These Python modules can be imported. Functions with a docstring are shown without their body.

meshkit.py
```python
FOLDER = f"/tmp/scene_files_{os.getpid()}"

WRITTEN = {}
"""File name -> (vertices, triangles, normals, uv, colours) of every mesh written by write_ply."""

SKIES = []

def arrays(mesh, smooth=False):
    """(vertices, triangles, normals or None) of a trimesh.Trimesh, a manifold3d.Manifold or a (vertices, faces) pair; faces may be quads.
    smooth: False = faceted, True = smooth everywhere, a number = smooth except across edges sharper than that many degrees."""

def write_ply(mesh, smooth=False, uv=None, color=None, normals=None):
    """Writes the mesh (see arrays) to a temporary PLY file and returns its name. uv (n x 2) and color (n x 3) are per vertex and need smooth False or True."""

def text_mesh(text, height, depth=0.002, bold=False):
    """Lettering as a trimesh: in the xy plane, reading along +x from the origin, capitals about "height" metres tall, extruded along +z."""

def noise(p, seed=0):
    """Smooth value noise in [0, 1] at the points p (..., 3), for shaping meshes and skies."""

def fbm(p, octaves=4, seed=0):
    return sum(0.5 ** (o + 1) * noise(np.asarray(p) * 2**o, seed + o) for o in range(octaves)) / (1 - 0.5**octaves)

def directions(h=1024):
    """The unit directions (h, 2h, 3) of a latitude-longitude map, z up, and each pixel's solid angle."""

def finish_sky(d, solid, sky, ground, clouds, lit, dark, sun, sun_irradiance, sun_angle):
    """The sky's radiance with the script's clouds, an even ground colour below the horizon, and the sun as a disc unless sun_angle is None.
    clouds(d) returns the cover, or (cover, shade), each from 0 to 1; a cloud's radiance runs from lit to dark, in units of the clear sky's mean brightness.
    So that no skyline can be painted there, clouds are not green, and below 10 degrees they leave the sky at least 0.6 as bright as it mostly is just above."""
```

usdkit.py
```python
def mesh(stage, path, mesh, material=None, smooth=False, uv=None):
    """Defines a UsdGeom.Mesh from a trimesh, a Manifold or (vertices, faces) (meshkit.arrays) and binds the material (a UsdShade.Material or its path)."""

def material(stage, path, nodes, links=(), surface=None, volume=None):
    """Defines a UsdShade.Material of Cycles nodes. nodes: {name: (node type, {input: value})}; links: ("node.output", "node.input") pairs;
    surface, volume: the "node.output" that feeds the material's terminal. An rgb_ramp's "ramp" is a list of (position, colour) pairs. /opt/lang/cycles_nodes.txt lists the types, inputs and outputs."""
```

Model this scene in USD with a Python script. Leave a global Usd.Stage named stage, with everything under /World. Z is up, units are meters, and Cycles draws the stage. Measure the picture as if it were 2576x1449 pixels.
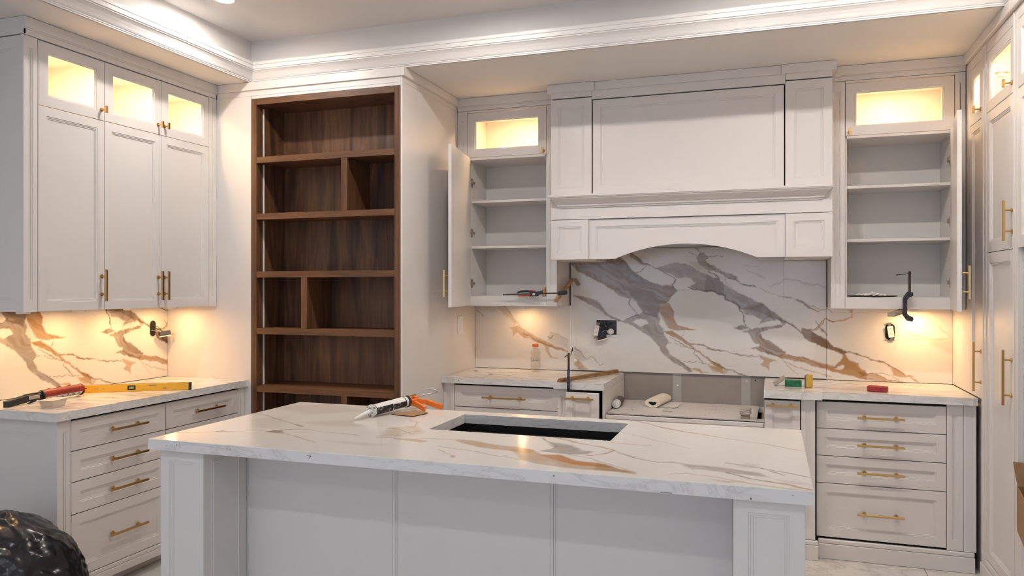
import math, random
import numpy as np, trimesh
from scipy.spatial import ConvexHull
from shapely.geometry import Polygon
import manifold3d as m3
import usdkit, meshkit
from pxr import Usd, UsdGeom, UsdLux, UsdShade, Gf, Sdf

random.seed(7)
RNG = np.random.default_rng(7)
stage = Usd.Stage.CreateInMemory()
UsdGeom.SetStageUpAxis(stage, 'Z'); UsdGeom.SetStageMetersPerUnit(stage, 1.0)
UsdGeom.Xform.Define(stage, '/World')

# ------------------------------------------------------------------ camera, sky, daylight, exposure
EYE, YAW = 1.48, 18.726
cam = UsdGeom.Camera.Define(stage, '/World/camera')
cam.CreateHorizontalApertureAttr(36.0); cam.CreateVerticalApertureAttr(36.0*1449/2576)
cam.CreateFocalLengthAttr(36.0*1921.3/2576)
cam.CreateClippingRangeAttr(Gf.Vec2f(0.05, 200)); cam.CreateFStopAttr(0.0)
cam.AddTranslateOp().Set(Gf.Vec3d(0, 0, EYE)); cam.AddRotateZOp().Set(YAW); cam.AddRotateXOp().Set(90.0)
cam.CreateExposureAttr(2.16)

DOWNLIGHT = 134      # radiance of the recessed ceiling lamps over the far side of the island
DOWN_NEAR = 4      # ... over its near side
DOWN_REAR = 62      # ... behind the camera
PUCK_CABINET = 195   # lamps inside the glass cabinets
PUCK_UNDER = 50     # lamps under the wall cabinets
DAYLIGHT = 0.1        # north light through the rear windows
C_DOWN, C_REAR, C_WARM, C_UNDER, C_DAY = (1.0, .94, .87), (.95, .97, 1.0), (1.0, .66, .32), (1.0, .60, .26), (.72, .86, 1.0)

dome = UsdLux.DomeLight.Define(stage, '/World/sky')
dome.CreateIntensityAttr(0.2); dome.CreateColorAttr(Gf.Vec3f(.6, .75, 1.0))
for i, x in enumerate((-2.35, .05)):      # daylight arriving through the two rear windows
    L = UsdLux.RectLight.Define(stage, '/World/daylight' + ('_%03d' % i if i else ''))
    L.CreateWidthAttr(1.75); L.CreateHeightAttr(1.85); L.CreateIntensityAttr(DAYLIGHT*8); L.CreateColorAttr(Gf.Vec3f(*C_DAY))
    L.AddTranslateOp().Set(Gf.Vec3d(x, -3.12, 1.55)); L.AddRotateXOp().Set(-90.0); L.AddRotateZOp().Set(180.0)

# ------------------------------------------------------------------ naming and scene tree
taken = {}
def numbered(path):
    n = taken.get(path, 0); taken[path] = n+1
    return path if n == 0 else '%s_%03d' % (path, n)
class Node:
    def __init__(s, path, loc): s.path, s.loc = path, np.array(loc, float)
def tag(path, label=None, cat=None, group=None, kind=None):
    p = stage.GetPrimAtPath(path)
    for k, v in (('label', label), ('category', cat), ('group', group), ('kind', kind)):
        if v: p.SetCustomDataByKey(k, v)
def thing(name, label, cat, loc=(0, 0, 0), group=None, kind=None):
    path = numbered('/World/'+name)
    x = UsdGeom.Xform.Define(stage, path); x.AddTranslateOp().Set(Gf.Vec3d(*map(float, loc)))
    tag(path, label, cat, group, kind)
    return Node(path, loc)
def part(name, mb, m, parent, smooth=False, label=None, kind=None, colors=None):
    path = numbered(parent.path+'/'+name)
    v, f = mb.arrays() if isinstance(mb, MB) else (np.asarray(mb.vertices), np.asarray(mb.faces))
    g = usdkit.mesh(stage, path, (v-parent.loc, f), M[m], smooth=smooth)
    if colors is not None:
        UsdGeom.PrimvarsAPI(g).CreatePrimvar('vein', Sdf.ValueTypeNames.Color3fArray, 'vertex').Set([Gf.Vec3f(*map(float, c)) for c in colors])
    if label or kind: tag(path, label, kind=kind)
    return Node(path, parent.loc)
def single(name, mb, m, label, cat, loc=(0, 0, 0), group=None, kind=None, smooth=False, colors=None):
    path = numbered('/World/'+name)
    v, f = mb.arrays() if isinstance(mb, MB) else (np.asarray(mb.vertices), np.asarray(mb.faces))
    g = usdkit.mesh(stage, path, (v-np.array(loc, float), f), M[m], smooth=smooth)
    UsdGeom.Xformable(g).AddTranslateOp().Set(Gf.Vec3d(*map(float, loc)))
    tag(path, label, cat, group, kind)
    return Node(path, loc)

# ------------------------------------------------------------------ mesh building
def _cbox():
    v = []
    for sx in (-1, 1):
        for sy in (-1, 1):
            for sz in (-1, 1):
                for k in range(3):
                    p = [sx*(1 if k == 0 else .8), sy*(1 if k == 1 else .8), sz*(1 if k == 2 else .8)]; v.append(p)
    v = np.array(v); h = ConvexHull(v); f = h.simplices.copy()
    for i, t in enumerate(f):
        if np.dot(np.cross(v[t[1]]-v[t[0]], v[t[2]]-v[t[0]]), v[t].mean(0)) < 0: f[i] = t[::-1]
    return v, f
CBV, CBF = _cbox()
CBS, CBI = np.sign(CBV), (np.abs(CBV) < .9).astype(float)
Z3 = np.array([0, 0, 1.0])
class MB:
    def __init__(s): s.v, s.f, s.n = [], [], 0
    def add(s, v, f):
        v = np.asarray(v, float); s.v.append(v); s.f.append(np.asarray(f, int)+s.n); s.n += len(v); return s
    def arrays(s): return np.vstack(s.v), np.vstack(s.f)
    def mesh(s): return trimesh.Trimesh(*s.arrays(), process=False)
    def tm(s, m, mat=None):
        if hasattr(m, 'to_mesh'):
            q = m.to_mesh(); m = trimesh.Trimesh(q.vert_properties[:, :3], q.tri_verts, process=False)
        v = np.asarray(m.vertices)
        if mat is not None: v = v@mat[:3, :3].T+mat[:3, 3]
        return s.add(v, m.faces)
    def box(s, x0, x1, y0, y1, z0, z1, bev=.0012, R=None, at=None):
        lo, hi = np.minimum([x0, y0, z0], [x1, y1, z1]), np.maximum([x0, y0, z0], [x1, y1, z1])
        c, h = (lo+hi)/2, (hi-lo)/2
        b = min(bev, h.min()*.45)
        v = CBS*(h-b*CBI)+c
        if R is not None: v = (v-at)@R.T+at
        return s.add(v, CBF)
    def obox(s, c, size, R, bev=.0012):
        h = np.array(size, float)/2; b = min(bev, h.min()*.45)
        return s.add((CBS*(h-b*CBI))@np.asarray(R).T+np.asarray(c), CBF)
    def quadgrid(s, P):      # P: (n, m, 3) grid of points
        n, m = P.shape[:2]; i = np.arange(n*m).reshape(n, m)
        a, b, c, d = i[:-1, :-1].ravel(), i[1:, :-1].ravel(), i[1:, 1:].ravel(), i[:-1, 1:].ravel()
        return s.add(P.reshape(-1, 3), np.vstack([np.stack([a, b, c], 1), np.stack([a, c, d], 1)]))
    def tube(s, pts, r, n=10, cap=True):
        pts = np.asarray(pts, float); r = np.broadcast_to(r, len(pts))
        t = np.gradient(pts, axis=0); t /= np.linalg.norm(t, axis=1, keepdims=True)+1e-12
        up = np.array([0, 0, 1.0]) if abs(t[0][2]) < .9 else np.array([1.0, 0, 0])
        rings = []
        for p, d, q in zip(pts, t, r):
            u = np.cross(up, d); u /= np.linalg.norm(u); w = np.cross(d, u); up = w
            a = np.linspace(0, 2*np.pi, n, endpoint=False)
            rings.append(p+q*(np.cos(a)[:, None]*u+np.sin(a)[:, None]*w))
        V = np.vstack(rings); F = []
        for k in range(len(pts)-1):
            for j in range(n):
                a, b = k*n+j, k*n+(j+1) % n; F += [(a, b, b+n), (a, b+n, a+n)]
        if cap:
            V = np.vstack([V, pts[0], pts[-1]]); m0, m1 = len(V)-2, len(V)-1; o = (len(pts)-1)*n
            for j in range(n): F += [(m0, (j+1) % n, j), (m1, o+j, o+(j+1) % n)]
        return s.add(V, F)
    def lathe(s, prof, c=(0, 0, 0), axis=(0, 0, 1), n=24):   # prof: (r, h) list
        axis = np.array(axis, float); axis /= np.linalg.norm(axis)
        u = np.cross(axis, [0, 0, 1.0] if abs(axis[2]) < .9 else [1.0, 0, 0]); u /= np.linalg.norm(u); w = np.cross(axis, u)
        a = np.linspace(0, 2*np.pi, n, endpoint=False); V, F = [], []
        for r, h in prof: V.append(np.array(c)+axis*h+max(r, 1e-5)*(np.cos(a)[:, None]*u+np.sin(a)[:, None]*w))
        for k in range(len(prof)-1):
            for j in range(n):
                p, q = k*n+j, k*n+(j+1) % n; F += [(p, q, q+n), (p, q+n, p+n)]
        return s.add(np.vstack(V), F)
    def prism(s, poly, O, u, w, d):     # shapely polygon in the (u, w) plane, extruded by vector d
        m = trimesh.creation.extrude_polygon(poly, 1.0, engine='earcut')
        v = np.asarray(m.vertices); u, w, d, O = map(lambda q: np.array(q, float), (u, w, d, O))
        f = np.asarray(m.faces)
        if np.dot(np.cross(u, w), d) < 0: f = f[:, ::-1]
        return s.add(O+v[:, :1]*u+v[:, 1:2]*w+v[:, 2:]*d, f)
    def hull(s, pts):
        h = trimesh.convex.convex_hull(np.asarray(pts, float)); return s.add(h.vertices, h.faces)
def rot(ax, deg):
    return trimesh.transformations.rotation_matrix(math.radians(deg), ax)[:3, :3]

class Face:       # a vertical face: a runs to the viewer's right, b is world z, c points out of the face
    def __init__(s, o, u): s.o = np.array(o, float); s.u = np.array(u, float); s.n = np.cross(s.u, Z3)
    def P(s, a, b, c=0.0): return s.o+a*s.u+np.array([0, 0, b])+c*s.n
    def pts(s, abc): abc = np.asarray(abc, float); return s.o+abc[:, :1]*s.u+abc[:, 1:2]*Z3+abc[:, 2:]*s.n
    def box(s, mb, a0, a1, b0, b1, c0, c1, bev=.0012):
        p = np.array([s.P(a0, b0, c0), s.P(a1, b1, c1)]); lo, hi = p.min(0), p.max(0)
        if min(abs(s.u[0]), abs(s.u[1])) > 1e-6:
            R = np.stack([s.u, s.n, Z3], 1); mb.obox(s.P((a0+a1)/2, (b0+b1)/2, (c0+c1)/2), (abs(a1-a0), abs(c1-c0), abs(b1-b0)), R, bev); return mb
        return mb.box(lo[0], hi[0], lo[1], hi[1], lo[2], hi[2], bev)
STEP3 = lambda i, d=.0032, w=.0062: [(i, 0), (i+.0012, -d), (i+w, -d), (i+w+.0012, -2*d), (i+2*w, -2*d), (i+2*w+.0012, -3*d)]
STEP2 = lambda i, d=.0030, w=.0075: [(i, 0), (i+.001, -d), (i+w, -d), (i+w+.001, -2*d)]
def panel(mb, F, a0, a1, b0, b1, thick=.02, rings=None, c=0.0, hole=False, bev=.0015):
    """A slab of the given thickness whose front carries nested rectangular steps (inset, depth); hole: the last ring is cut through."""
    loops = [(0, -thick), (0, -bev), (bev, 0)]+list(rings or [])
    if hole: loops = loops+[(loops[-1][0], -thick)]
    V, Fc = [], []
    for i, d in loops:
        V += [(a0+i, b0+i, c+d), (a1-i, b0+i, c+d), (a1-i, b1-i, c+d), (a0+i, b1-i, c+d)]
    for k in range(len(loops)-1):
        for j in range(4):
            p, q = 4*k+j, 4*k+(j+1) % 4; Fc += [(p, q, q+4), (p, q+4, p+4)]
    L = 4*(len(loops)-1)
    if hole:
        for j in range(4):
            p, q = L+j, L+(j+1) % 4; Fc += [(p, q, (j+1) % 4), (p, (j+1) % 4, j)]
    else:
        Fc += [(L, L+1, L+2), (L, L+2, L+3), (2, 1, 0), (3, 2, 0)]
    return mb.add(F.pts(V), Fc)
def bar_handle(F, a, b, length, vertical=False, c=0.0, proj=.034, posts=None):
    mb = MB(); h = length/2; s = .0052; sp = (posts if posts else length*.336)
    if vertical: F.box(mb, a-s, a+s, b-h, b+h, c+proj-s, c+proj+s, .0008)
    else: F.box(mb, a-h, a+h, b-s, b+s, c+proj-s, c+proj+s, .0008)
    for k in (-1, 1):
        p = F.P(a, b+k*sp, c) if vertical else F.P(a+k*sp, b, c)
        mb.lathe([(0, 0), (.0105, .0001), (.0105, .0035), (.0095, .0048), (.0042, .005), (.0038, proj-s), (0, proj-s)], p, F.n, 16)
    return mb
def t_knob(F, a, b, c=0.0):
    mb = MB(); mb.lathe([(0, 0), (.0105, .0001), (.0105, .0035), (.0095, .0048), (.0042, .005), (.0038, .029), (0, .029)], F.P(a, b, c), F.n, 16)
    F.box(mb, a-.0055, a+.0055, b-.018, b+.018, c+.028, c+.039, .0008); return mb
def hinge(F, a, b, side, c=0.0):     # concealed hinge: plate on the cabinet side, cup arm reaching to the door
    mb = MB()
    F.box(mb, a, a+side*.006, b-.028, b+.028, c-.055, c-.025, .001)
    F.box(mb, a, a+side*.014, b-.008, b+.008, c-.075, c+.004, .002)
    F.box(mb, a+side*.004, a+side*.026, b-.011, b+.011, c-.012, c+.010, .003)
    mb.lathe([(0, 0), (.017, .0005), (.017, .004), (0, .004)], F.P(a+side*.004, b, c+.008), F.u*side, 16)
    F.box(mb, a+side*.001, a+side*.005, b-.03, b+.03, c-.004, c+.013, .001)
    return mb

# ------------------------------------------------------------------ materials
M = {}
def lin(r, g=None, b=None):
    c = np.array((r, g, b) if g is not None else r, float)/255
    return tuple(float(x) for x in np.where(c < .04045, c/12.92, ((c+.055)/1.055)**2.4))
def simple(name, color, rough=.5, metallic=0.0, **kw):
    M[name] = usdkit.material(stage, '/World/Looks/'+name, {'p': ('principled_bsdf', {'base_color': color, 'roughness': rough, 'metallic': metallic, **kw})}, surface='p.BSDF')
def noisy(name, c1, c2, scale=(20, 20, 20), rough=.5, metallic=0.0, detail=4, lo=.35, hi=.65, bump=0.0, distortion=0.0, **kw):
    nodes = {'g': ('geometry', {}), 'm': ('mapping', {'scale': scale}), 'n': ('noise_texture', {'scale': 1.0, 'detail': detail, 'roughness': .6, 'distortion': distortion}),
             'r': ('rgb_ramp', {'ramp': [(0, c1), (lo, c1), (hi, c2), (1, c2)]}), 'p': ('principled_bsdf', {'roughness': rough, 'metallic': metallic, **kw})}
    links = [('g.position', 'm.vector'), ('m.vector', 'n.vector'), ('n.fac', 'r.fac'), ('r.color', 'p.base_color')]
    if bump: nodes['b'] = ('bump', {'strength': bump, 'distance': .002}); links += [('n.fac', 'b.height'), ('b.normal', 'p.normal')]
    M[name] = usdkit.material(stage, '/World/Looks/'+name, nodes, links, surface='p.BSDF')
simple('white_paint', (.72, .68, .655), .33)
simple('cabinet_inside', (.70, .67, .64), .5)
simple('wall_paint', (.72, .695, .675), .65)
simple('ceiling_paint', (.74, .71, .69), .8)
simple('trim_paint', (.80, .77, .75), .4)
noisy('drywall', (.30, .265, .24), (.34, .30, .275), (6, 6, 6), .9)
simple('joint_compound', (.42, .40, .375), .9)
simple('brass', (.62, .40, .17), .32, 1.0)
simple('hinge_metal', (.42, .36, .30), .35, 1.0)
simple('steel', (.55, .54, .52), .3, 1.0)
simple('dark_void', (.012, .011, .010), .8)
simple('sink_black', (.028, .026, .025), .30, .6)
simple('black_plastic', (.018, .018, .02), .4)
simple('white_plastic', (.78, .76, .72), .4)
simple('red_plastic', (.42, .03, .025), .4)
simple('orange_plastic', (.85, .20, .025), .4)
simple('cap_orange', (.80, .16, .02), .45)
noisy('red_metal', (.30, .035, .02), (.20, .02, .015), (60, 60, 60), .38)
noisy('black_bag', (.010, .010, .013), (.016, .016, .02), (12, 12, 12), .22, bump=.35)
noisy('yellow_level', (.80, .42, .02), (.62, .31, .02), (40, 40, 40), .4, lo=.62, hi=.72)
noisy('clamp_iron', (.035, .035, .06), (.16, .14, .15), (160, 160, 160), .5, .5, lo=.5, hi=.62)
noisy('screw_steel', (.10, .05, .03), (.05, .03, .02), (300, 300, 300), .4, .7)
noisy('cardboard', (.36, .20, .10), (.30, .165, .08), (30, 30, 9), .85)
noisy('scrap_wood', (.55, .33, .17), (.38, .21, .10), (14, 14, 90), .7)
noisy('grey_wood', (.42, .34, .26), (.27, .21, .16), (18, 18, 110), .75)
noisy('strip_wood', (.40, .23, .10), (.22, .11, .045), (20, 20, 160), .65)
noisy('sponge_green', (.03, .20, .09), (.015, .10, .05), (90, 90, 90), .9, bump=.5)
noisy('sponge_grey', (.50, .43, .36), (.34, .28, .23), (90, 90, 90), .9, bump=.5)
noisy('sponge_yellow', (.62, .43, .06), (.50, .33, .05), (120, 120, 120), .9, bump=.5)
simple('sponge_scour', (.16, .14, .15), .9)
noisy('sponge_red', (.42, .045, .05), (.27, .025, .03), (60, 60, 60), .8, bump=.4)
noisy('paper_white', (.80, .76, .70), (.70, .65, .58), (25, 25, 25), .8)
noisy('paper_towel', (.82, .74, .62), (.76, .67, .55), (60, 60, 60), .9, bump=.3)
noisy('board_white', (.66, .60, .56), (.52, .44, .38), (7, 7, 7), .6, lo=.60, hi=.75)
noisy('tube_label', (.60, .58, .56), (.12, .11, .11), (70, 70, 70), .35, lo=.52, hi=.56)
noisy('tube_label_dark', (.05, .045, .05), (.42, .38, .34), (60, 60, 60), .4, lo=.55, hi=.60)
noisy('silicone_mess', (.75, .72, .68), (.12, .11, .10), (90, 90, 90), .5, lo=.5, hi=.6)
simple('tube_white', (.78, .76, .73), .4); simple('tube_maroon', (.10, .055, .055), .45); simple('tube_green', (.04, .10, .07), .45)
simple('paint_white_mark', (.8, .78, .75), .6)
noisy('stone_chip', (.25, .22, .20), (.14, .12, .11), (80, 80, 80), .8)
simple('powder', (.80, .74, .68), .9); simple('tray_maroon', (.055, .015, .015), .4)
simple('wire_black', (.02, .02, .02), .5); simple('wire_white', (.7, .66, .58), .5); simple('copper', (.75, .35, .18), .35, 1.0)
simple('bare_box', (.05, .055, .075), .5); simple('level_vial', (.35, .42, .10), .15)
M['glass_pane'] = usdkit.material(stage, '/World/Looks/glass_pane', {'f': ('layer_weight', {'blend': .5}), 'w': ('math', {'math_type': 'power', 'value2': 4.0}), 'k': ('math', {'math_type': 'multiply_add', 'value2': .6, 'value3': .035}), 't': ('transparent_bsdf', {'color': (.97, .97, .96)}), 'g': ('glossy_bsdf', {'color': (1, 1, 1), 'roughness': .03}), 'x': ('mix_closure', {})},
    [('f.facing', 'w.value1'), ('w.value', 'k.value1'), ('k.value', 'x.fac'), ('t.BSDF', 'x.closure1'), ('g.BSDF', 'x.closure2')], surface='x.closure')
M['clear_plastic'] = usdkit.material(stage, '/World/Looks/clear_plastic', {'f': ('layer_weight', {'blend': .35}), 't': ('transparent_bsdf', {'color': (.90, .88, .85)}), 'g': ('principled_bsdf', {'base_color': (.75, .72, .68), 'roughness': .12}), 'x': ('mix_closure', {})},
    [('f.facing', 'x.fac'), ('t.BSDF', 'x.closure1'), ('g.BSDF', 'x.closure2')], surface='x.closure')
def lamp(name, color, k): M[name] = usdkit.material(stage, '/World/Looks/'+name, {'e': ('emission', {'color': color, 'strength': k})}, surface='e.emission')
lamp('lamp_down', C_DOWN, DOWNLIGHT); lamp('lamp_down_near', C_DOWN, DOWN_NEAR); lamp('lamp_down_rear', C_REAR, DOWN_REAR); lamp('lamp_cabinet', C_WARM, PUCK_CABINET); lamp('lamp_under', C_UNDER, PUCK_UNDER)
def walnut(name, scale, dark, mid, light, rough=.42):
    sx, sy, sz = scale
    M[name] = usdkit.material(stage, '/World/Looks/'+name, {
        'g': ('geometry', {}), 'm': ('mapping', {'scale': scale}), 'n': ('noise_texture', {'scale': 1.0, 'detail': 5, 'roughness': .55, 'distortion': 1.1}),
        'm2': ('mapping', {'scale': tuple(6*s for s in scale)}), 'n2': ('noise_texture', {'scale': 1.0, 'detail': 3}),
        'r': ('rgb_ramp', {'ramp': [(0, dark), (.36, dark), (.47, mid), (.56, light), (.63, mid), (1, dark)]}),
        'r2': ('rgb_ramp', {'ramp': [(0, (.62, .6, .6)), (.4, (.8, .8, .8)), (.65, (1.08, 1.06, 1.05)), (1, (1.1, 1.1, 1.1))]}),
        'x': ('mix', {'mix_type': 'multiply', 'fac': 1.0}), 'p': ('principled_bsdf', {'roughness': rough})},
        [('g.position', 'm.vector'), ('m.vector', 'n.vector'), ('g.position', 'm2.vector'), ('m2.vector', 'n2.vector'), ('n.fac', 'r.fac'), ('n2.fac', 'r2.fac'), ('r.color', 'x.color1'), ('r2.color', 'x.color2'), ('x.color', 'p.base_color')], surface='p.BSDF')
walnut('walnut_back', (9.0, 9.0, .9), (.062, .025, .013), (.125, .055, .027), (.185, .088, .043))
walnut('walnut_rail', (1.2, 12, 16), (.105, .044, .018), (.140, .060, .024), (.165, .073, .030), .5)
walnut('walnut_stile', (14, 12, 1.2), (.105, .044, .018), (.140, .060, .024), (.165, .073, .030), .5)
def stone(name, rough=.16):      # veins come as a measured colour field on the mesh; the shader adds only fine grain
    M[name] = usdkit.material(stage, '/World/Looks/'+name, {
        'a': ('attribute', {'attribute': 'vein'}), 'g': ('geometry', {}), 'm': ('mapping', {'scale': (30, 30, 55), 'rotation': (.3, .55, .2)}), 'n': ('noise_texture', {'scale': 1.0, 'detail': 5, 'roughness': .65, 'distortion': .8}),
        'r': ('rgb_ramp', {'ramp': [(0, (.80, .79, .78)), (.42, (.97, .97, .97)), (.6, (1, 1, 1)), (1, (1.04, 1.04, 1.04))]}),
        'x': ('mix', {'mix_type': 'multiply', 'fac': .6}), 'p': ('principled_bsdf', {'roughness': rough})},
        [('g.position', 'm.vector'), ('m.vector', 'n.vector'), ('n.fac', 'r.fac'), ('a.color', 'x.color1'), ('r.color', 'x.color2'), ('x.color', 'p.base_color')], surface='p.BSDF')
stone('marble_field')
def streak_marble(name, scale, base, c1, c2, rough=.2, lo=.50):
    M[name] = usdkit.material(stage, '/World/Looks/'+name, {
        'g': ('geometry', {}), 'm': ('mapping', {'scale': scale}), 'n': ('noise_texture', {'scale': 1.0, 'detail': 6, 'roughness': .62, 'distortion': 1.4}),
        'm2': ('mapping', {'scale': tuple(2.7*s for s in scale), 'location': (3, 1, 2)}), 'n2': ('noise_texture', {'scale': 1.0, 'detail': 4, 'distortion': .7}),
        'r': ('rgb_ramp', {'ramp': [(0, base), (lo-.06, base), (lo-.012, tuple(.5*a+.5*b for a, b in zip(base, c1))), (lo, c1), (lo+.012, tuple(.6*a+.4*b for a, b in zip(base, c1))), (lo+.05, base), (.72, base), (.80, c2), (1, c2)]}),
        'r2': ('rgb_ramp', {'ramp': [(0, (.82, .80, .78)), (.36, (.93, .92, .91)), (.46, (1, 1, 1)), (1, (1, 1, 1))]}), 'x': ('mix', {'mix_type': 'multiply', 'fac': .8}), 'p': ('principled_bsdf', {'roughness': rough})},
        [('g.position', 'm.vector'), ('m.vector', 'n.vector'), ('g.position', 'm2.vector'), ('m2.vector', 'n2.vector'), ('n.fac', 'r.fac'), ('n2.fac', 'r2.fac'), ('r.color', 'x.color1'), ('r2.color', 'x.color2'), ('x.color', 'p.base_color')], surface='p.BSDF')
streak_marble('counter_marble', (1.1, 9, 3), (.76, .73, .70), (.42, .31, .21), (.66, .62, .58))
streak_marble('edge_marble', (3.2, 5, 11), (.74, .72, .70), (.60, .585, .57), (.56, .55, .54), .25)
streak_marble('floor_marble', (1.6, 3.2, 2), (.70, .67, .63), (.50, .46, .41), (.60, .57, .53), .25)
# ------------------------------------------------------------------ room shell
XL, XR, YB, YR, ZS, ZC = -3.685, 1.66, 5.092, -3.0, 2.745, 3.0
fl = thing('floor', 'pale marble tiled kitchen floor', None, kind='structure')
b = MB(); b.box(XL-.1, XR+.1, YR-.1, YB+.1, -.06, -.011, 0); part('screed', b, 'drywall', fl)
y, k = YR+.02, 0
while y < YB-.05:
    x = XL-.35+(.6 if k % 2 else 0)
    while x < XR:
        x0, x1, y0, y1 = max(x, XL+.004)+.0012, min(x+1.2, XR-.004)-.0012, y+.0012, min(y+.6, YB-.004)-.0012
        if x1-x0 > .02: b = MB(); b.box(x0, x1, y0, y1, -.0108, RNG.uniform(-.0006, 0), .0008); part('tile', b, 'floor_marble', fl)
        x += 1.2
    y += .6; k += 1
b = MB(); b.box(XL-.12, XL, YR-.1, YB+.1, -.06, ZC+.1, 0); single('wall_left', b, 'wall_paint', 'white painted left wall', None, kind='structure')
b = MB(); b.box(XR, XR+.12, YR-.1, YB+.1, -.06, ZC+.1, 0); single('wall_right', b, 'wall_paint', 'white painted right wall', None, kind='structure')
wb = thing('wall_back', 'unpainted drywall back wall behind the cooker gap', None, kind='structure')
b = MB(); b.box(XL, XR, YB, YB+.1, -.06, ZC+.1, 0); part('drywall_sheet', b, 'drywall', wb)
for x0, x1, sp in ((-.612, -.556, (-.578, .842)), (-.179, -.122, (-.146, .888))):
    b = MB(); b.box(x0, x1, YB-.0015, YB+.004, .45, 1.0, .0005); part('joint_tape', b, 'joint_compound', wb, label='paler strip of joint compound')
    b = MB(); b.lathe([(0, 0), (.006, .0002), (.004, .002), (0, .0024)], (sp[0], YB-.0014, sp[1]), (0, -1, 0), 10); part('screw_spot', b, 'paint_white_mark', wb)
b = MB(); b.lathe([(0, 0), (.004, .0002), (0, .002)], (-.093, YB+.0002, .893), (0, -1, 0), 8); part('screw_head', b, 'dark_void', wb)
b = MB(); b.tube([(-.31, YB-.0005, .852), (-.285, YB-.0005, .846), (-.25, YB-.0005, .849), (-.21, YB-.0005, .866), (-.18, YB-.0005, .884)], .0009, 5); part('scratch', b, 'joint_compound', wb)
# rear wall with two windows behind the camera
wr = MB(); wins = ((-3.25, -1.45), (-.85, .95)); zs = (.6, 2.5)
xs = [XL-.1]+[q for w in wins for q in w]+[XR+.1]
for i in range(0, len(xs), 2): wr.box(xs[i], xs[i+1], YR-.1, YR, -.06, ZC+.1, 0)
for w in wins: wr.box(w[0], w[1], YR-.1, YR, -.06, zs[0], 0); wr.box(w[0], w[1], YR-.1, YR, zs[1], ZC+.1, 0)
single('wall_rear', wr, 'wall_paint', 'white painted rear wall with two windows', None, kind='structure')
for i, w in enumerate(wins):
    t = thing('window_%d' % (i+1), 'white framed window in the rear wall', None, kind='structure')
    f = MB(); xm = (w[0]+w[1])/2
    for a0, a1, b0, b1 in ((w[0], w[0]+.05, *zs), (w[1]-.05, w[1], *zs), (w[0], w[1], zs[0], zs[0]+.05), (w[0], w[1], zs[1]-.05, zs[1]), (xm-.025, xm+.025, *zs)): f.box(a0, a1, YR-.07, YR-.02, b0, b1)
    part('window_frame', f, 'trim_paint', t)
    f = MB(); f.box(w[0]+.04, w[1]-.04, YR-.047, YR-.043, zs[0]+.04, zs[1]-.04, 0); part('pane', f, 'glass_pane', t)
# ceiling: lowered soffit along left, back and right, raised tray in the middle
TX0, TX1, TY1, TY0 = -3.04, 1.0, 3.952, -2.6
ce = thing('ceiling', 'white painted ceiling with a raised tray', None, kind='structure')
b = MB()
b.box(XL, TX0, YR, YB, ZS, ZC+.1, 0); b.box(TX1, XR, YR, YB, ZS, ZC+.1, 0); b.box(TX0, TX1, TY1, YB, ZS, ZC+.1, 0); b.box(TX0, TX1, YR, TY0, ZS, ZC+.1, 0)
part('soffit', b, 'ceiling_paint', ce)
b = MB(); b.box(TX0, TX1, TY0, TY1, ZC, ZC+.1, 0); part('tray', b, 'ceiling_paint', ce)
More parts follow.
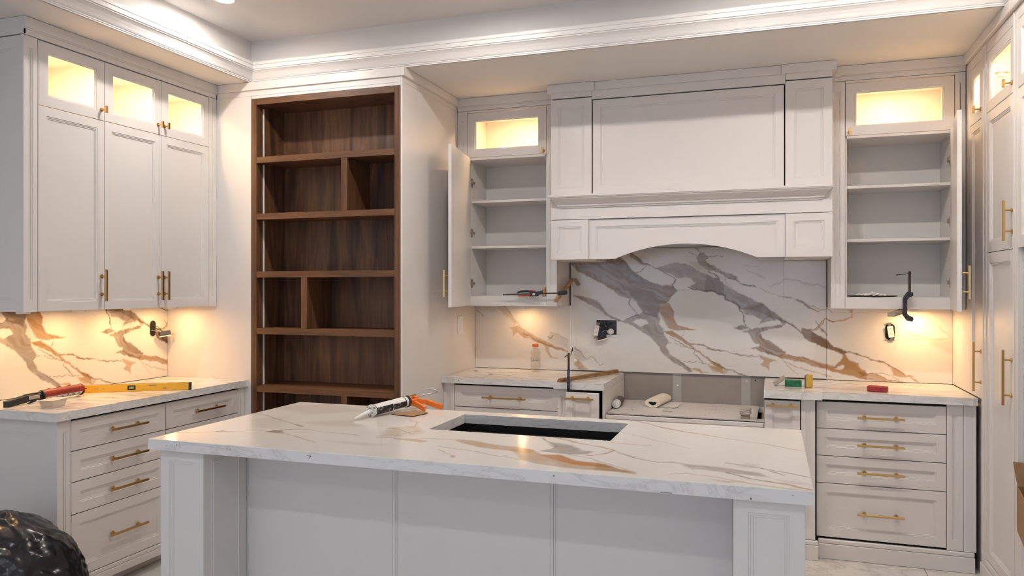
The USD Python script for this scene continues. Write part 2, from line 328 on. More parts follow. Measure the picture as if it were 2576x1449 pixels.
# crown moulding on the tray's edge: (projection from the tray face, height above the soffit line)
CROWN = [(-.004, 0), (.006, 0), (.006, .0065), (.010, .0072), (.010, .0135), (.014, .0145), (.018, .020), (.024, .032), (.034, .047), (.044, .057), (.050, .061), (.050, .066), (.056, .068), (.056, .089), (.060, .091), (.060, .109), (-.004, .109)]
def run(prof, A, B, d0, d1):     # sweep a profile from A to B; d0/d1 = mitre direction at each end (unit outward steps)
    V, F, n = [], [], len(prof)
    for Pn, d in ((A, d0), (B, d1)):
        for p, h in prof: V.append(np.array(Pn, float)+np.array(d, float)*p+np.array([0, 0, h]))
    for j in range(n): k = (j+1) % n; F += [(j, n+j, n+k), (j, n+k, k)]
    from shapely.geometry import Polygon as PG
    m = trimesh.creation.triangulate_polygon(PG(prof), engine='earcut')
    idx = [int(np.argmin(((np.array(prof)-q)**2).sum(1))) for q in m[0]]
    for t in m[1]: F += [tuple(idx[q] for q in t), tuple(n+idx[q] for q in t[::-1])]
    mb = MB(); mb.add(V, F)
    tm = mb.mesh(); trimesh.repair.fix_normals(tm); r = MB(); r.add(tm.vertices, tm.faces); return r
CX1 = TX1-.001
single('trim_1', run(CROWN, (TX0, TY1, ZS), (CX1, TY1, ZS), (1, -1, 0), (-1, -1, 0)), 'trim_paint', 'stepped white crown moulding along the back edge of the ceiling tray', None, kind='structure')
single('trim_2', run(CROWN, (TX0, TY0, ZS), (TX0, TY1, ZS), (1, 1, 0), (1, -1, 0)), 'trim_paint', 'stepped white crown moulding along the left edge of the ceiling tray', None, kind='structure')
single('trim_3', run(CROWN, (CX1, TY0, ZS), (CX1, TY1, ZS), (-1, 1, 0), (-1, -1, 0)), 'trim_paint', 'stepped white crown moulding along the right edge of the ceiling tray', None, kind='structure')
def downlight(x, y, label, group=None):
    t = thing('recessed_downlight', label, 'ceiling light', (x, y, ZC), group)
    b = MB(); b.lathe([(.046, -.0005), (.047, -.006), (.062, -.004), (.064, -.0005)], (x, y, ZC), (0, 0, 1), 28); part('trim_ring', b, 'trim_paint', t, smooth=40)
    b = MB(); b.lathe([(0, -.0035), (.045, -.0035), (.045, -.0008), (0, -.0008)], (x, y, ZC), (0, 0, 1), 24); part('lens', b, 'lamp_down' if y > 3 else 'lamp_down_near' if y > 1 else 'lamp_down_rear', t)
downlight(-2.72, 3.32, 'round recessed ceiling light at the top edge of the picture, above the walnut bookcase')
for x in (-2.72, -1.40, -.10, .62):
    for y in (3.32, 1.75, .1, -1.5):
        if (x, y) != (-2.72, 3.32): downlight(x, y, 'round recessed ceiling light in the tray, outside the picture', 'recessed ceiling lights outside the picture')

# ------------------------------------------------------------------ cabinet pieces shared by all units
GLASS_RINGS = [(.047, 0), (.048, -.003), (.0535, -.003), (.0545, -.006), (.058, -.006)]
def door(parent, F, a0, a1, b0, b1, name='door', inset=.047, thick=.02, handle=None, rings=None, label=None):
    mb = MB(); panel(mb, F, a0, a1, b0, b1, thick, rings or STEP3(inset)); d = part(name, mb, 'white_paint', parent, label=label)
    if handle: part('handle', handle, 'brass', d, smooth=35)
    return d
def glass_door(parent, F, a0, a1, b0, b1, knob, rings=GLASS_RINGS, label=None):
    mb = MB(); panel(mb, F, a0, a1, b0, b1, .02, rings, hole=True); d = part('glass_door', mb, 'white_paint', parent, label=label)
    i = rings[-1][0]-.004; g = MB(); F.box(g, a0+i, a1-i, b0+i, b1-i, -.0135, -.0095, 0); part('pane', g, 'glass_pane', d)
    if knob is not None: part('knob', knob, 'brass', d, smooth=35)
    return d
def stile(parent, F, a0, a1, b0, b1, thick=.02, inset=None, top=.05, c=0.0, name='stile'):
    mb = MB(); i = inset or (a1-a0)*.27
    # tall fluted inset: rectangular steps, inset more at top and bottom
    loops = [(0, 0, -thick), (0, 0, -.0012), (.0012, .0012, 0), (i, top, 0), (i+.001, top+.001, -.003), (i+.007, top+.007, -.003), (i+.008, top+.008, -.006)]
    V, Fc = [], []
    for ia, ib, d in loops: V += [(a0+ia, b0+ib, c+d), (a1-ia, b0+ib, c+d), (a1-ia, b1-ib, c+d), (a0+ia, b1-ib, c+d)]
    for k in range(len(loops)-1):
        for j in range(4):
            p, q = 4*k+j, 4*k+(j+1) % 4; Fc += [(p, q, q+4), (p, q+4, p+4)]
    L = 4*(len(loops)-1); Fc += [(L, L+1, L+2), (L, L+2, L+3), (2, 1, 0), (3, 2, 0)]
    mb.add(F.pts(V), Fc); return part(name, mb, 'white_paint', parent)
def plain(parent, F, a0, a1, b0, b1, c0=-.02, c1=0.0, name='rail', m='white_paint', bev=.0012):
    mb = MB(); F.box(mb, a0, a1, b0, b1, c0, c1, bev); return part(name, mb, m, parent)
def puck(parent, p, m, drop=.016, r=.032):
    b = MB(); b.lathe([(0, 0), (r, 0), (r, -drop), (r*.82, -drop)], p, (0, 0, 1), 24)
    v, f = b.arrays(); n = part('puck_light', trimesh.Trimesh(v, f[:, ::-1], process=False), 'trim_paint', parent, smooth=40)
    b = MB(); b.lathe([(r*.80, -drop*.5), (r*.80, -drop+.001), (0, -drop+.001)], p, (0, 0, 1), 20); v, f = b.arrays()
    part('lens', trimesh.Trimesh(v, f[:, ::-1], process=False), m, n)
def crownlet(parent, F, a0, a1, proj=.02, b0=2.692, b1=ZS-.001, ends=(0, 0)):
    mb = MB(); F.box(mb, a0-ends[0]*proj, a1+ends[1]*proj, b0, b1, -.02, proj, .002); F.box(mb, a0-ends[0]*.003, a1+ends[1]*.003, b0-.006, b0, -.02, .006, .001)
    return part('crown_moulding', mb, 'white_paint', parent)

# ------------------------------------------------------------------ left wall cabinets
FL = Face((-3.2865, 0, 0), (0, 1, 0))
t = thing('upper_cabinet', 'run of three tall white wall cabinets with lit glass doors above, on the left wall', 'cabinet', (-3.68, 2.63, 1.366))
G = FL
ya, yb_ = 2.704, 3.866; cuts = [2.704, 3.0865, 3.4765, 3.866]
body = MB()
FL.box(body, 2.647, 3.932, 1.368, 2.338, -.392, -.022)                       # closed lower body
for y0, y1 in ((2.647, 2.70), (3.072, 3.100), (3.463, 3.490), (3.868, 3.932)): FL.box(body, y0, y1, 2.338, 2.66, -.392, -.022)
part('body', body, 'white_paint', t)
b = MB(); FL.box(b, 2.70, 3.868, 2.338, 2.66, -.392, -.380); FL.box(b, 2.70, 3.868, 2.338, 2.349, -.380, -.022); FL.box(b, 2.70, 3.868, 2.648, 2.66, -.380, -.022)
part('lit_compartment', b, 'cabinet_inside', t)
stile(t, FL, 2.630, 2.7025, 1.366, 2.660, inset=.026, top=.055); stile(t, FL, 3.8675, 3.9335, 1.366, 2.660, inset=.024, top=.055)
plain(t, FL, 2.630, 3.9335, 2.6625, 2.690)
crownlet(t, FL, 2.631, 3.9335, .012, 2.694)
FE = Face((-3.68, 2.632, 0), (1, 0, 0))
mb = MB(); panel(mb, FE, .002, .3730, 1.3675, 2.660, .014, [(.055, 0), (.056, -.003), (.062, -.003), (.063, -.006), (.069, -.006), (.070, -.009)]); part('end_panel', mb, 'white_paint', t)
mb = MB(); FE.box(mb, .002, .3935, 2.664, ZS-.001, -.01, .004); part('end_crown', mb, 'white_paint', t)
hx = [(3.066, 1), (3.452, 1), (3.4985, -1)]
for i in range(3):
    y0, y1 = cuts[i]+.0015, cuts[i+1]-.0015; ha = hx[i][0]
    door(t, FL, y0, y1, 1.369, 2.3475, 'door', .043, handle=bar_handle(FL, ha, 1.4935, .164, True, posts=.0465))
    glass_door(t, FL, y0, y1, 2.3505, 2.6565, t_knob(FL, ha, 2.404))
    puck(t, (-3.352, (y0+y1)/2-.07, 2.648), 'lamp_cabinet', .010, .03)
for b_ in (2.575, 2.39):
    part('hinge', hinge(FL, 3.868, b_, -1, -.02), 'white_plastic', t)
for y in (2.80, 3.12, 3.46, 3.78): puck(t, (-3.50, y, 1.3675), 'lamp_under', .016)

# ------------------------------------------------------------------ left base cabinet
FB = Face((-3.08, 0, 0), (0, 1, 0))
t = thing('base_cabinet', 'white base cabinet with four drawers on the left wall beside the black bag', 'cabinet', (-3.68, 2.63, 0))
b = MB(); FB.box(b, 2.648, 3.930, .062, .8735, -.595, -.022); part('body', b, 'dark_void', t)
b = MB(); FB.box(b, 2.65, 3.92, .0005, .061, -.58, -.075); part('toe_kick', b, 'white_paint', t)
FE = Face((-3.68, 2.632, 0), (1, 0, 0))
mb = MB(); panel(mb, FE, .002, .5795, .062, .8735, .014, [(.062, 0), (.063, -.003), (.069, -.003), (.070, -.006), (.076, -.006), (.077, -.009)]); part('end_panel', mb, 'white_paint', t)
stile(t, FB, 2.630, 2.7035, .1225, .8735, inset=.028, top=.055); stile(t, FB, 3.8785, 3.9335, .1225, .8735, inset=.018, top=.055)
mb = MB(); FB.box(mb, 2.628, 3.9335, .062, .098, -.02, .006, .002); FB.box(mb, 2.630, 3.9335, .098, .120, -.02, .002, .004); part('base_moulding', mb, 'white_paint', t)
rows = [(.8605, .7205), (.7165, .5745), (.5705, .4235), (.4195, .1235)]
for c0, c1 in ((2.706, 3.2895), (3.2945, 3.8765)):
    for z1, z0 in rows:
        hm = (c0+c1)/2+.02; hz = (z0+z1)/2-.004 if z1-z0 < .2 else (z0+z1)/2
        door(t, FB, c0, c1, z0, z1, 'drawer', .047 if z1-z0 > .1 else .03, handle=bar_handle(FB, hm, hz, .235))

# ------------------------------------------------------------------ bookcase and its white surround
FK = Face((0, 3.935, 0), (1, 0, 0))
t = thing('bookcase_surround', 'tall white panelled surround framing the walnut bookcase', 'panelling', (-2.84, 3.935, 0))
b = MB(); FK.box(b, -3.682, -3.029, .0005, 2.66, -.45, 0); part('left_panel', b, 'white_paint', t)
b = MB(); FK.box(b, -3.0275, -2.0085, 2.6425, 2.66, -.45, -.0005); part('header', b, 'white_paint', t)
b = MB(); b.box(-2.0075, -1.9955, 3.9345, 5.088, .0005, 2.66); part('side_panel', b, 'white_paint', t)
b = MB(); FK.box(b, -3.2730, -1.9998, 2.694, ZS-.001, -.45, .011, .002); FK.box(b, -3.2840, -2.0077, 2.6605, 2.6938, -.45, .0, .0005)
b.box(-1.9997, -1.979, 3.924, 4.720, 2.694, ZS-.001, .0005); b.box(-2.0076, -1.9955, 3.9345, 4.738, 2.6605, 2.6938, .0005); part('crown_moulding', b, 'white_paint', t)
t = thing('bookcase', 'tall walnut bookcase with open shelves built into the white panelling', 'bookcase', (-2.518, 4.12, 0))
X0, X1, ZT, D = -3.0265, -2.0095, 2.6405, .285
b = MB(); FK.box(b, X0, X0+.0375, .0005, ZT, -.022, .0015, .0008); part('frame_stile', b, 'walnut_stile', t)
b = MB(); FK.box(b, X1-.0365, X1, .0005, ZT, -.022, .0015, .0008); part('frame_stile', b, 'walnut_stile', t)
b = MB(); FK.box(b, X0+.0383, X1-.0373, 2.6035, ZT, -.022, .0012, .0008); part('frame_rail', b, 'walnut_rail', t)
b = MB(); FK.box(b, X0, X1, .0005, ZT, -D-.012, -D); part('back_panel', b, 'walnut_back', t)
b = MB(); FK.box(b, X0, X0+.034, .0005, ZT, -D, -.023); part('side_board', b, 'walnut_back', t)
b = MB(); FK.box(b, X1-.034, X1, .0005, ZT, -D, -.023); part('side_board', b, 'walnut_back', t)
b = MB(); FK.box(b, X0+.034, X1-.034, 2.610, ZT, -D, -.023); part('top_board', b, 'walnut_back', t)
L0, L1 = X0+.0385, X1-.0375
shelves = [2.2830, 1.9360, 1.5815, 1.2340, .8805, .52, .12]
tops = [2.6035]+shelves
for z in shelves:
    b = MB(); FK.box(b, L0, L1, z-.037, z, -.022, .0008, .0008); FK.box(b, L0, L1, z-.030, z-.0005, -D+.0005, -.022, .0005); part('shelf', b, 'walnut_rail', t)
for k, x0, x1 in ((2, -2.3965, -2.3565), (4, -2.6715, -2.6315), (6, -2.3965, -2.3580)):
    z1, z0 = tops[k-1]-.0375, tops[k]+.0002
    b = MB(); FK.box(b, x0, x1, z0, z1, -.022, 0, .0008); FK.box(b, x0+.008, x1-.008, z0, z1, -D+.0005, -.022, .0005); part('divider', b, 'walnut_stile', t)
for k in range(1, len(tops)):     # white light channel let into the left side of each bay
    z1, z0 = (tops[k-1]-.0375 if k > 1 else 2.6035-.012), tops[k]+.0003
    b = MB(); b.box(X0+.0335, X0+.0385, 4.002, 4.014, z0, z1, .0006); part('light_channel', b, 'trim_paint', t)

# ------------------------------------------------------------------ open wall cabinets either side of the hood
def open_wall_cabinet(name, label, x0, x1, o0, o1, hinge_side, angle, pil, ends, pucks, knob_a):
    F = Face((0, 4.74, 0), (1, 0, 0)); D = .335
    t = thing(name, label, 'cabinet', ((x0+x1)/2, 4.9, 1.362))
    i0, i1 = o0+.011, o1-.010
    for a0, a1, nm in ((x0+.001, i0, 'side_board'), (i1, x1-.001, 'side_board')):
        b = MB(); F.box(b, a0, a1, 1.3635, 2.66, -D, -.021); part(nm, b, 'white_paint', t)
    b = MB(); F.box(b, i0, i1, 1.3635, 2.66, -D, -D+.012); part('back_board', b, 'cabinet_inside', t)
    b = MB(); F.box(b, i0, i1, 1.3635, 1.4285, -D+.012, -.021, .0008); part('bottom_board', b, 'cabinet_inside', t)
    b = MB(); F.box(b, i0, i1, 2.648, 2.66, -D+.012, -.021, .0008); part('top_board', b, 'cabinet_inside', t)
    b = MB(); F.box(b, i0-.003, i1+.003, 2.3305, 2.3465, -D+.012, .003, .002); part('fixed_shelf', b, 'white_paint', t)
    for z in (2.066, 1.7605):
        b = MB(); F.box(b, i0+.001, i1-.001, z-.016, z, -D+.013, -.040, .001); part('shelf', b, 'white_paint', t)
    pin = MB()
    for z in np.arange(1.55, 2.30, .032):
        if min(abs(z-q) for q in (2.188, 1.85, 1.51)) < .045: continue
        for c in (-.075, -.285):
            for a, s in ((i0, 1), (i1, -1)): pin.lathe([(0, 0), (.0026, .0001), (.0026, .0003), (0, .0003)], F.P(a, z, c), F.u*s, 6)
    part('shelf_pin_hole', pin, 'dark_void', t, kind='stuff')
    stile(t, F, x0, o0-.0015, 1.362, 2.660, inset=.020, top=.055); stile(t, F, o1+.0015, x1, 1.362, 2.660, inset=.020, top=.055)
    plain(t, F, x0, x1, 2.6625, 2.690); plain(t, F, o0, o1, 1.362, 1.4245, name='bottom_rail')
    plain(t, F, o0, o1, 2.648, 2.6605, name='top_rail')
    crownlet(t, F, x0, x1, .018)
    gd = glass_door(t, F, o0+.0015, o1-.0015, 2.3485, 2.6445, t_knob(F, knob_a, 2.367))
    # the lower door stands open
    w, th = (o1-o0)-.003, .02; s = 1 if hinge_side == 'left' else -1
    hp = F.P(o0+.002 if s > 0 else o1-.002, 0, 0); an = math.radians(angle)
    u = np.array([math.cos(an), -math.sin(an), 0]) if s > 0 else np.array([math.cos(an), math.sin(an), 0])
    FD = Face(hp if s > 0 else hp-w*u, u)      # outer face, seen from in front when shut
    mb = MB(); panel(mb, FD, 0, w, 1.3645, 2.3435, th, STEP3(.047))
    d = part('open_door', mb, 'white_paint', t, label='tall door standing open')
    hb = bar_handle(FD, w-.034 if s > 0 else .034, 1.507, .165, True, posts=.0465); part('handle', hb, 'brass', d, smooth=35)
    sc = MB()
    for z in (1.507-.0465, 1.507+.0465): sc.lathe([(0, 0), (.004, .0001), (.0035, .001), (0, .0012)], FD.P(w-.034 if s > 0 else .034, z, -th), -FD.n, 10)
    part('screw_head', sc, 'brass', d)
    for z in (2.188, 1.85, 1.51): part('hinge', hinge(F, i0 if s > 0 else i1, z, s), 'hinge_metal', t)
    for p in pucks: puck(t, p[:3], 'lamp_cabinet' if p[2] > 2 else 'lamp_under', .010 if p[2] > 2 else .020, p[3])
    return t
open_wall_cabinet('upper_cabinet', 'white wall cabinet with open lower door and empty shelves, left of the hood', -1.9945, -1.3035, -1.9195, -1.3715, 'left', 80.5, None, None,
                  [(-1.595, 4.808, 2.648, .03), (-1.60, 4.94, 1.3632, .026)], -1.391)
open_wall_cabinet('upper_cabinet', 'white wall cabinet with open lower door and empty shelves, right of the hood', .3275, 1.0065, .4020, .9535, 'right', 82, None, None,
                  [(.664, 4.812, 2.648, .03), (.805, 4.95, 1.3632, .042)], .424)

# ------------------------------------------------------------------ range hood
FH = Face((0, 4.60, 0), (1, 0, 0))
t = thing('range_hood', 'wide white panelled range hood with arched valance above the cooker gap', 'range hood', (-.49, 4.83, 1.655))
H0, H1 = -1.3025, .3255
b = MB(); FH.box(b, H0+.004, H1-.004, 1.78, 2.69, -.480, -.045); part('body', b, 'dark_void', t)
for a0, a1 in ((H0, -1.0435), (.0775, H1)):
    mb = MB(); panel(mb, FH, a0, a1, 2.0525, 2.6525, .135, STEP3(.047)); part('pilaster', mb, 'white_paint', t)
    b = MB(); FH.box(b, a0+.001, a1-.001, 2.659, 2.694, -.135, 0); part('pilaster_cap', b, 'white_paint', t)
    b = MB(); FH.box(b, a0-.020, a1+.020, 2.692, ZS-.001, -.1200, .019, .0015); part('pilaster_crown', b, 'white_paint', t)
mb = MB(); panel(mb, FH, -1.0365, .0705, 2.0525, 2.6345, .03, STEP3(.047), c=-.006); part('front_panel', mb, 'white_paint', t)
b = MB(); FH.box(b, -1.0435, .0775, 2.641, 2.694, -.10, -.005); FH.box(b, -1.0235, .0575, 2.694, ZS-.001, -.10, .006, .0015); part('header', b, 'white_paint', t)
MANT = [(.0003, 1.9757), (.008, 1.9757), (.010, 1.983), (.018, 1.986), (.020, 1.996), (.026, 2.000), (.034, 2.010), (.050, 2.0215), (.062, 2.026), (.064, 2.033), (.071, 2.035), (.071, 2.0385), (.075, 2.040), (.075, 2.0515), (.0003, 2.0515)]
V, Fc = [], []
for p, z in MANT:
    i = .0575-p*.7667; V += [(H0+i, 4.600-p, z), (H1-i, 4.600-p, z), (H1-i, 4.5998, z), (H0+i, 4.5998, z)]
for k in range(len(MANT)-1):
    for j in range(4): p, q = 4*k+j, 4*k+(j+1) % 4; Fc += [(p, q, q+4), (p, q+4, p+4)]
L = 4*(len(MANT)-1); Fc += [(2, 1, 0), (3, 2, 0), (L, L+1, L+2), (L, L+2, L+3)]
mb = MB(); mb.add(V, Fc); part('mantel_moulding', mb, 'white_paint', t)
b = MB(); FH.box(b, H0, H1, 1.9045, 2.0495, -.135, 0); part('frieze', b, 'white_paint', t)
for a0, a1 in ((H0, -1.0625), (.0775, H1)):
    mb = MB(); panel(mb, FH, a0, a1, 1.6555, 1.9015, .135, STEP3(.042), c=.002); part('corner_block', mb, 'white_paint', t)
va0, va1, ac0, ac1 = -1.0615, .0765, -.9035, -.0740
c_, sag = (ac1-ac0)/2, .0865; Rr = (c_*c_+sag*sag)/(2*sag); cxm, cz = (ac0+ac1)/2, 1.6565+sag-Rr
arc = [(cxm+Rr*math.sin(a), cz+Rr*math.cos(a)) for a in np.linspace(-math.asin(c_/Rr), math.asin(c_/Rr), 41)]
poly = Polygon([(va0, 1.6565)]+arc+[(va1, 1.6565), (va1, 1.9015), (va0, 1.9015)])
mb = MB()
for k in range(3):
    q = poly.difference(poly.buffer(-(.043+.0062*k), join_style=2))
    for g in getattr(q, 'geoms', [q]): mb.prism(g, FH.P(0, 0, -.012-.0032*(k+1)), FH.u, Z3, FH.n*.0032)
mb.prism(poly, FH.P(0, 0, -.034), FH.u, Z3, FH.n*(.034-.012-.0096)); part('arched_valance', mb, 'white_paint', t)
for a0, a1 in ((H0+.002, -1.047), (.0765, H1-.002)):
    b = MB(); FH.box(b, a0, a1, 1.6525, 1.775, -.472, -.134); part('under_box', b, 'white_paint', t)
b = MB(); FH.box(b, -1.046, .0755, 1.7455, 1.762, -.44, -.036); part('liner', b, 'grey_wood', t, label='bare board lining under the hood')
b = MB(); FH.box(b, -.93, -.05, 1.7405, 1.7452, -.33, -.10); part('filter_panel', b, 'steel', t)

# ------------------------------------------------------------------ base cabinets along the back wall
FM = Face((0, 4.515, 0), (1, 0, 0)); FP = Face((0, 4.46, 0), (1, 0, 0))
def base_mould(parent, F, a0, a1, n='base_moulding'):
    mb = MB(); F.box(mb, a0, a1, .0005, .080, -.02, .008, .002); F.box(mb, a0, a1, .080, .106, -.02, .003, .006); return part(n, mb, 'white_paint', parent)
t = thing('base_cabinet', 'white base cabinet with one pull-out left open, left of the cooker gap', 'cabinet', (-1.46, 4.78, 0))
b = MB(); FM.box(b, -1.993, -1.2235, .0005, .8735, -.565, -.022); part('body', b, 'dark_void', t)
stile(t, FM, -1.9945, -1.922, .1085, .8735, inset=.022, top=.045); base_mould(t, FM, -1.9945, -1.2235)
for z1, z0 in ((.8605, .7255), (.7215, .4235), (.4195, .1185)):
    door(t, FM, -1.9195, -1.2255, z0, z1, 'drawer', .046, handle=bar_handle(FM, -1.576, (z0+z1)/2-.001, .29))
stile(t, FP, -1.2220, -1.1500, .1085, .8735, inset=.022, top=.045); base_mould(t, FP, -1.2235, -.9320)
b = MB(); FP.box(b, -1.2225, -1.1515, .0005, .8735, -.62, -.022); part('pilaster_body', b, 'white_paint', t)
b = MB(); FP.box(b, -.9465, -.9315, .0005, .8735, -.622, 0); part('end_panel', b, 'white_paint', t)
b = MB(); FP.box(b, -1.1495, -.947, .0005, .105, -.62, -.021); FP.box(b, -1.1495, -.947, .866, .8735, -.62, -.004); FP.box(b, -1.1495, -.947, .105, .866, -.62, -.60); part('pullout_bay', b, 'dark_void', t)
FO = Face((0, 4.363, 0), (1, 0, 0))
d = door(t, FO, -1.1455, -.9485, .120, .866, 'pull_out', .042, handle=bar_handle(FO, -1.058, .8345, .172, posts=.047), label='narrow pull-out left open')
b = MB()
for z in (.62, .30):
    for a0, a1 in ((-1.128, -1.122), (-.972, -.966)): FO.box(b, a0, a1, z, z+.05, -.50, -.02)
    FO.box(b, -1.128, -.966, z, z+.006, -.50, -.02)
part('basket', b, 'steel', d)

t = thing('base_cabinet', 'white base cabinet with four drawers, right of the cooker gap', 'cabinet', (.49, 4.78, 0))
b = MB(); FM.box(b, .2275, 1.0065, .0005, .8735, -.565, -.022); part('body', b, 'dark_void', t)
for z1, z0 in ((.8575, .7130), (.7095, .5635), (.5600, .4140), (.4105, .1185)):
    door(t, FM, .2375, .8695, z0, z1, 'drawer', .046, handle=bar_handle(FM, .5545, (z0+z1)/2-.003, .230, posts=.0775))
stile(t, FM, .8720, .9480, .1085, .8735, inset=.024, top=.055); plain(t, FM, .9490, 1.0075, .1085, .8735, name='filler'); base_mould(t, FM, .2440, 1.0005)
stile(t, FP, .1560, .2285, .1085, .8735, inset=.024, top=.055); base_mould(t, FP, -.0350, .2430)
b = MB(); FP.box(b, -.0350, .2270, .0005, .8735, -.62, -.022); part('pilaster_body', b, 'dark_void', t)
b = MB(); FP.box(b, -.0365, -.0352, .0005, .8735, -.62, -.0005, .0003); part('end_panel', b, 'white_paint', t)
door(t, FP, -.0335, .1510, .110, .8600, 'pull_out', .040, handle=bar_handle(FP, .0575, .8345, .166, posts=.047), label='narrow pull-out with a handle at the top')

t = thing('base_cabinet', 'low white cooker base between the two counters, open at its right end', 'cabinet', (-.48, 4.8, 0))
b = MB(); FP.box(b, -.9300, -.0375, .0005, .7285, -.045, -.022); FP.box(b, -.9300, -.0375, .704, .7285, -.06, -.010, .003); FP.box(b, -.9300, -.0375, .690, .703, -.06, -.018, .003); part('front', b, 'white_paint', t)
b = MB(); FP.box(b, -.9300, -.913, .0005, .7285, -.62, -.06); part('side_board', b, 'scrap_wood', t)
b = MB(); FP.box(b, -.0545, -.0375, .0005, .700, -.62, -.06); part('side_board', b, 'scrap_wood', t)
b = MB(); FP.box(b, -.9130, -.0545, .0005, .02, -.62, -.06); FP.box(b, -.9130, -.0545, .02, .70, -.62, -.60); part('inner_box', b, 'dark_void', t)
b = MB(); FP.box(b, -.9130, -.0375, .700, .7285, -.625, -.56); FP.box(b, -.095, -.0375, .700, .7285, -.15, -.06); part('top_rail', b, 'white_paint', t)
b = MB(); R = rot((0, 0, 1), -.6); b.obox((-.4975, 4.776, .7335), (.850, .548, .009), R, .001)
single('cover_board', b, 'board_white', 'thin dusty white board lying over the cooker base', 'board', (-.4975, 4.776, .729))

# ------------------------------------------------------------------ tall cabinets on the right wall
FR = Face((1.01, 0, 0), (0, -1, 0))       # a = -y
def tall(label, y0, y1, dy0, dy1):
    t = thing('tall_cabinet', label, 'cabinet', (1.33, (y0+y1)/2, 0)); return t
# narrow one in the corner, above the counter
t = tall('narrow white tall cabinet with a small lit glass door, standing in the right corner', 4.40, 5.08, 0, 0)
b = MB(); b.box(1.0305, 1.62, 4.405, 5.085, .0005, 2.338); b.box(1.0305, 1.62, 4.405, 4.425, 2.338, 2.69); b.box(1.0305, 1.62, 4.645, 5.085, 2.338, 2.69); b.box(1.40, 1.62, 4.425, 4.645, 2.338, 2.69); part('body', b, 'cabinet_inside', t)
plain(t, FR, -5.088, -4.662, .9165, 2.690, -.02, 0, name='side_filler')
door(t, FR, -4.6600, -4.4145, .917, 2.3405, 'door', .040, handle=bar_handle(FR, -4.4345, 1.080, .25, True, posts=.078))
glass_door(t, FR, -4.6600, -4.4145, 2.3435, 2.6375, t_knob(FR, -4.4345, 2.388))
plain(t, FR, -4.6600, -4.4145, 2.6395, 2.690)
b = MB(); b.box(.992, 1.03, 4.405, 4.7195, 2.694, ZS-.001, .002); part('crown_moulding', b, 'white_paint', t)
puck(t, (1.075, 4.53, 2.69), 'lamp_cabinet', .010, .03)
t = tall('white tall cabinet with stacked doors and long brass handles, right of the counter', 3.87, 4.40, 0, 0)
b = MB(); b.box(1.0305, 1.62, 3.8705, 4.4035, .105, 2.338); b.box(1.0305, 1.62, 3.8705, 3.892, 2.338, 2.69); b.box(1.0305, 1.62, 4.318, 4.4035, 2.338, 2.69); b.box(1.40, 1.62, 3.892, 4.318, 2.338, 2.69); part('body', b, 'cabinet_inside', t)
stile(t, FR, -4.4130, -4.3270, .1365, 2.690, inset=.030, top=.02, c=.004)
d = door(t, FR, -4.3250, -3.8840, 1.6545, 2.3405, 'door', .050, handle=bar_handle(FR, -3.905, 1.778, .178, True, posts=.0465))
d = door(t, FR, -4.3250, -3.8840, .1375, 1.6515, 'door', .050, handle=bar_handle(FR, -3.914, 1.082, .245, True, posts=.0785))
glass_door(t, FR, -4.3250, -3.8840, 2.3435, 2.6375, t_knob(FR, -3.908, 2.388))
plain(t, FR, -4.3250, -3.8840, 2.6395, 2.690); plain(t, FR, -3.8820, -3.8690, .1365, 2.690, -.02, .004, name='stile')
mb = MB(); FR.box(mb, -4.4130, -3.8690, .0005, .100, -.02, .010, .002); FR.box(mb, -4.4130, -3.8690, .100, .134, -.02, .004, .008); part('base_moulding', mb, 'white_paint', t)
b = MB(); b.box(.990, 1.03, 3.869, 4.403, 2.694, ZS-.001, .002); part('crown_moulding', b, 'white_paint', t)
puck(t, (1.078, 4.10, 2.69), 'lamp_cabinet', .010, .03)
for z in (2.545, 2.395): part('hinge', hinge(FR, -4.318, z, 1, -.02), 'white_plastic', t)
t = tall('white oven tower at the right edge of the picture with an empty niche', 3.05, 3.868, 0, 0)
b = MB(); b.box(1.0305, 1.62, 3.056, 3.867, .0005, .441); b.box(1.0305, 1.62, 3.056, 3.867, 1.652, 2.338); b.box(1.60, 1.62, 3.056, 3.867, .441, 1.652)
for y0, y1 in ((3.056, 3.085), (3.800, 3.867)): b.box(1.0305, 1.599, y0, y1, .441, 1.652)
for y0, y1 in ((3.056, 3.085), (3.45, 3.47), (3.845, 3.867)): b.box(1.0305, 1.62, y0, y1, 2.338, 2.69)
b.box(1.40, 1.62, 3.085, 3.845, 2.338, 2.69); part('body', b, 'cabinet_inside', t)
plain(t, FR, -3.8670, -3.8250, .1365, 2.690, name='stile'); plain(t, FR, -3.0850, -3.0550, .1365, 2.690, name='stile')
for k, (a0, a1) in enumerate(((-3.8230, -3.4570), (-3.4540, -3.0870))):
    door(t, FR, a0, a1, 1.6545, 2.3405, 'door', .050, handle=bar_handle(FR, -3.482 if k == 0 else -3.43, 1.778, .178, True, posts=.0465))
    glass_door(t, FR, a0, a1, 2.3435, 2.6375, t_knob(FR, -3.482 if k == 0 else -3.43, 2.388)); puck(t, (1.078, -(a0+a1)/2, 2.69), 'lamp_cabinet', .010, .03)
plain(t, FR, -3.8230, -3.0870, 2.6395, 2.690); door(t, FR, -3.8230, -3.0870, .1375, .4390, 'drawer', .05, handle=bar_handle(FR, -3.455, .29, .245))
mb = MB(); FR.box(mb, -3.8670, -3.0550, .0005, .100, -.02, .010, .002); FR.box(mb, -3.8670, -3.0550, .100, .134, -.02, .004, .008); part('base_moulding', mb, 'white_paint', t)
b = MB(); b.box(.990, 1.03, 3.056, 3.867, 2.694, ZS-.001, .002); part('crown_moulding', b, 'white_paint', t)

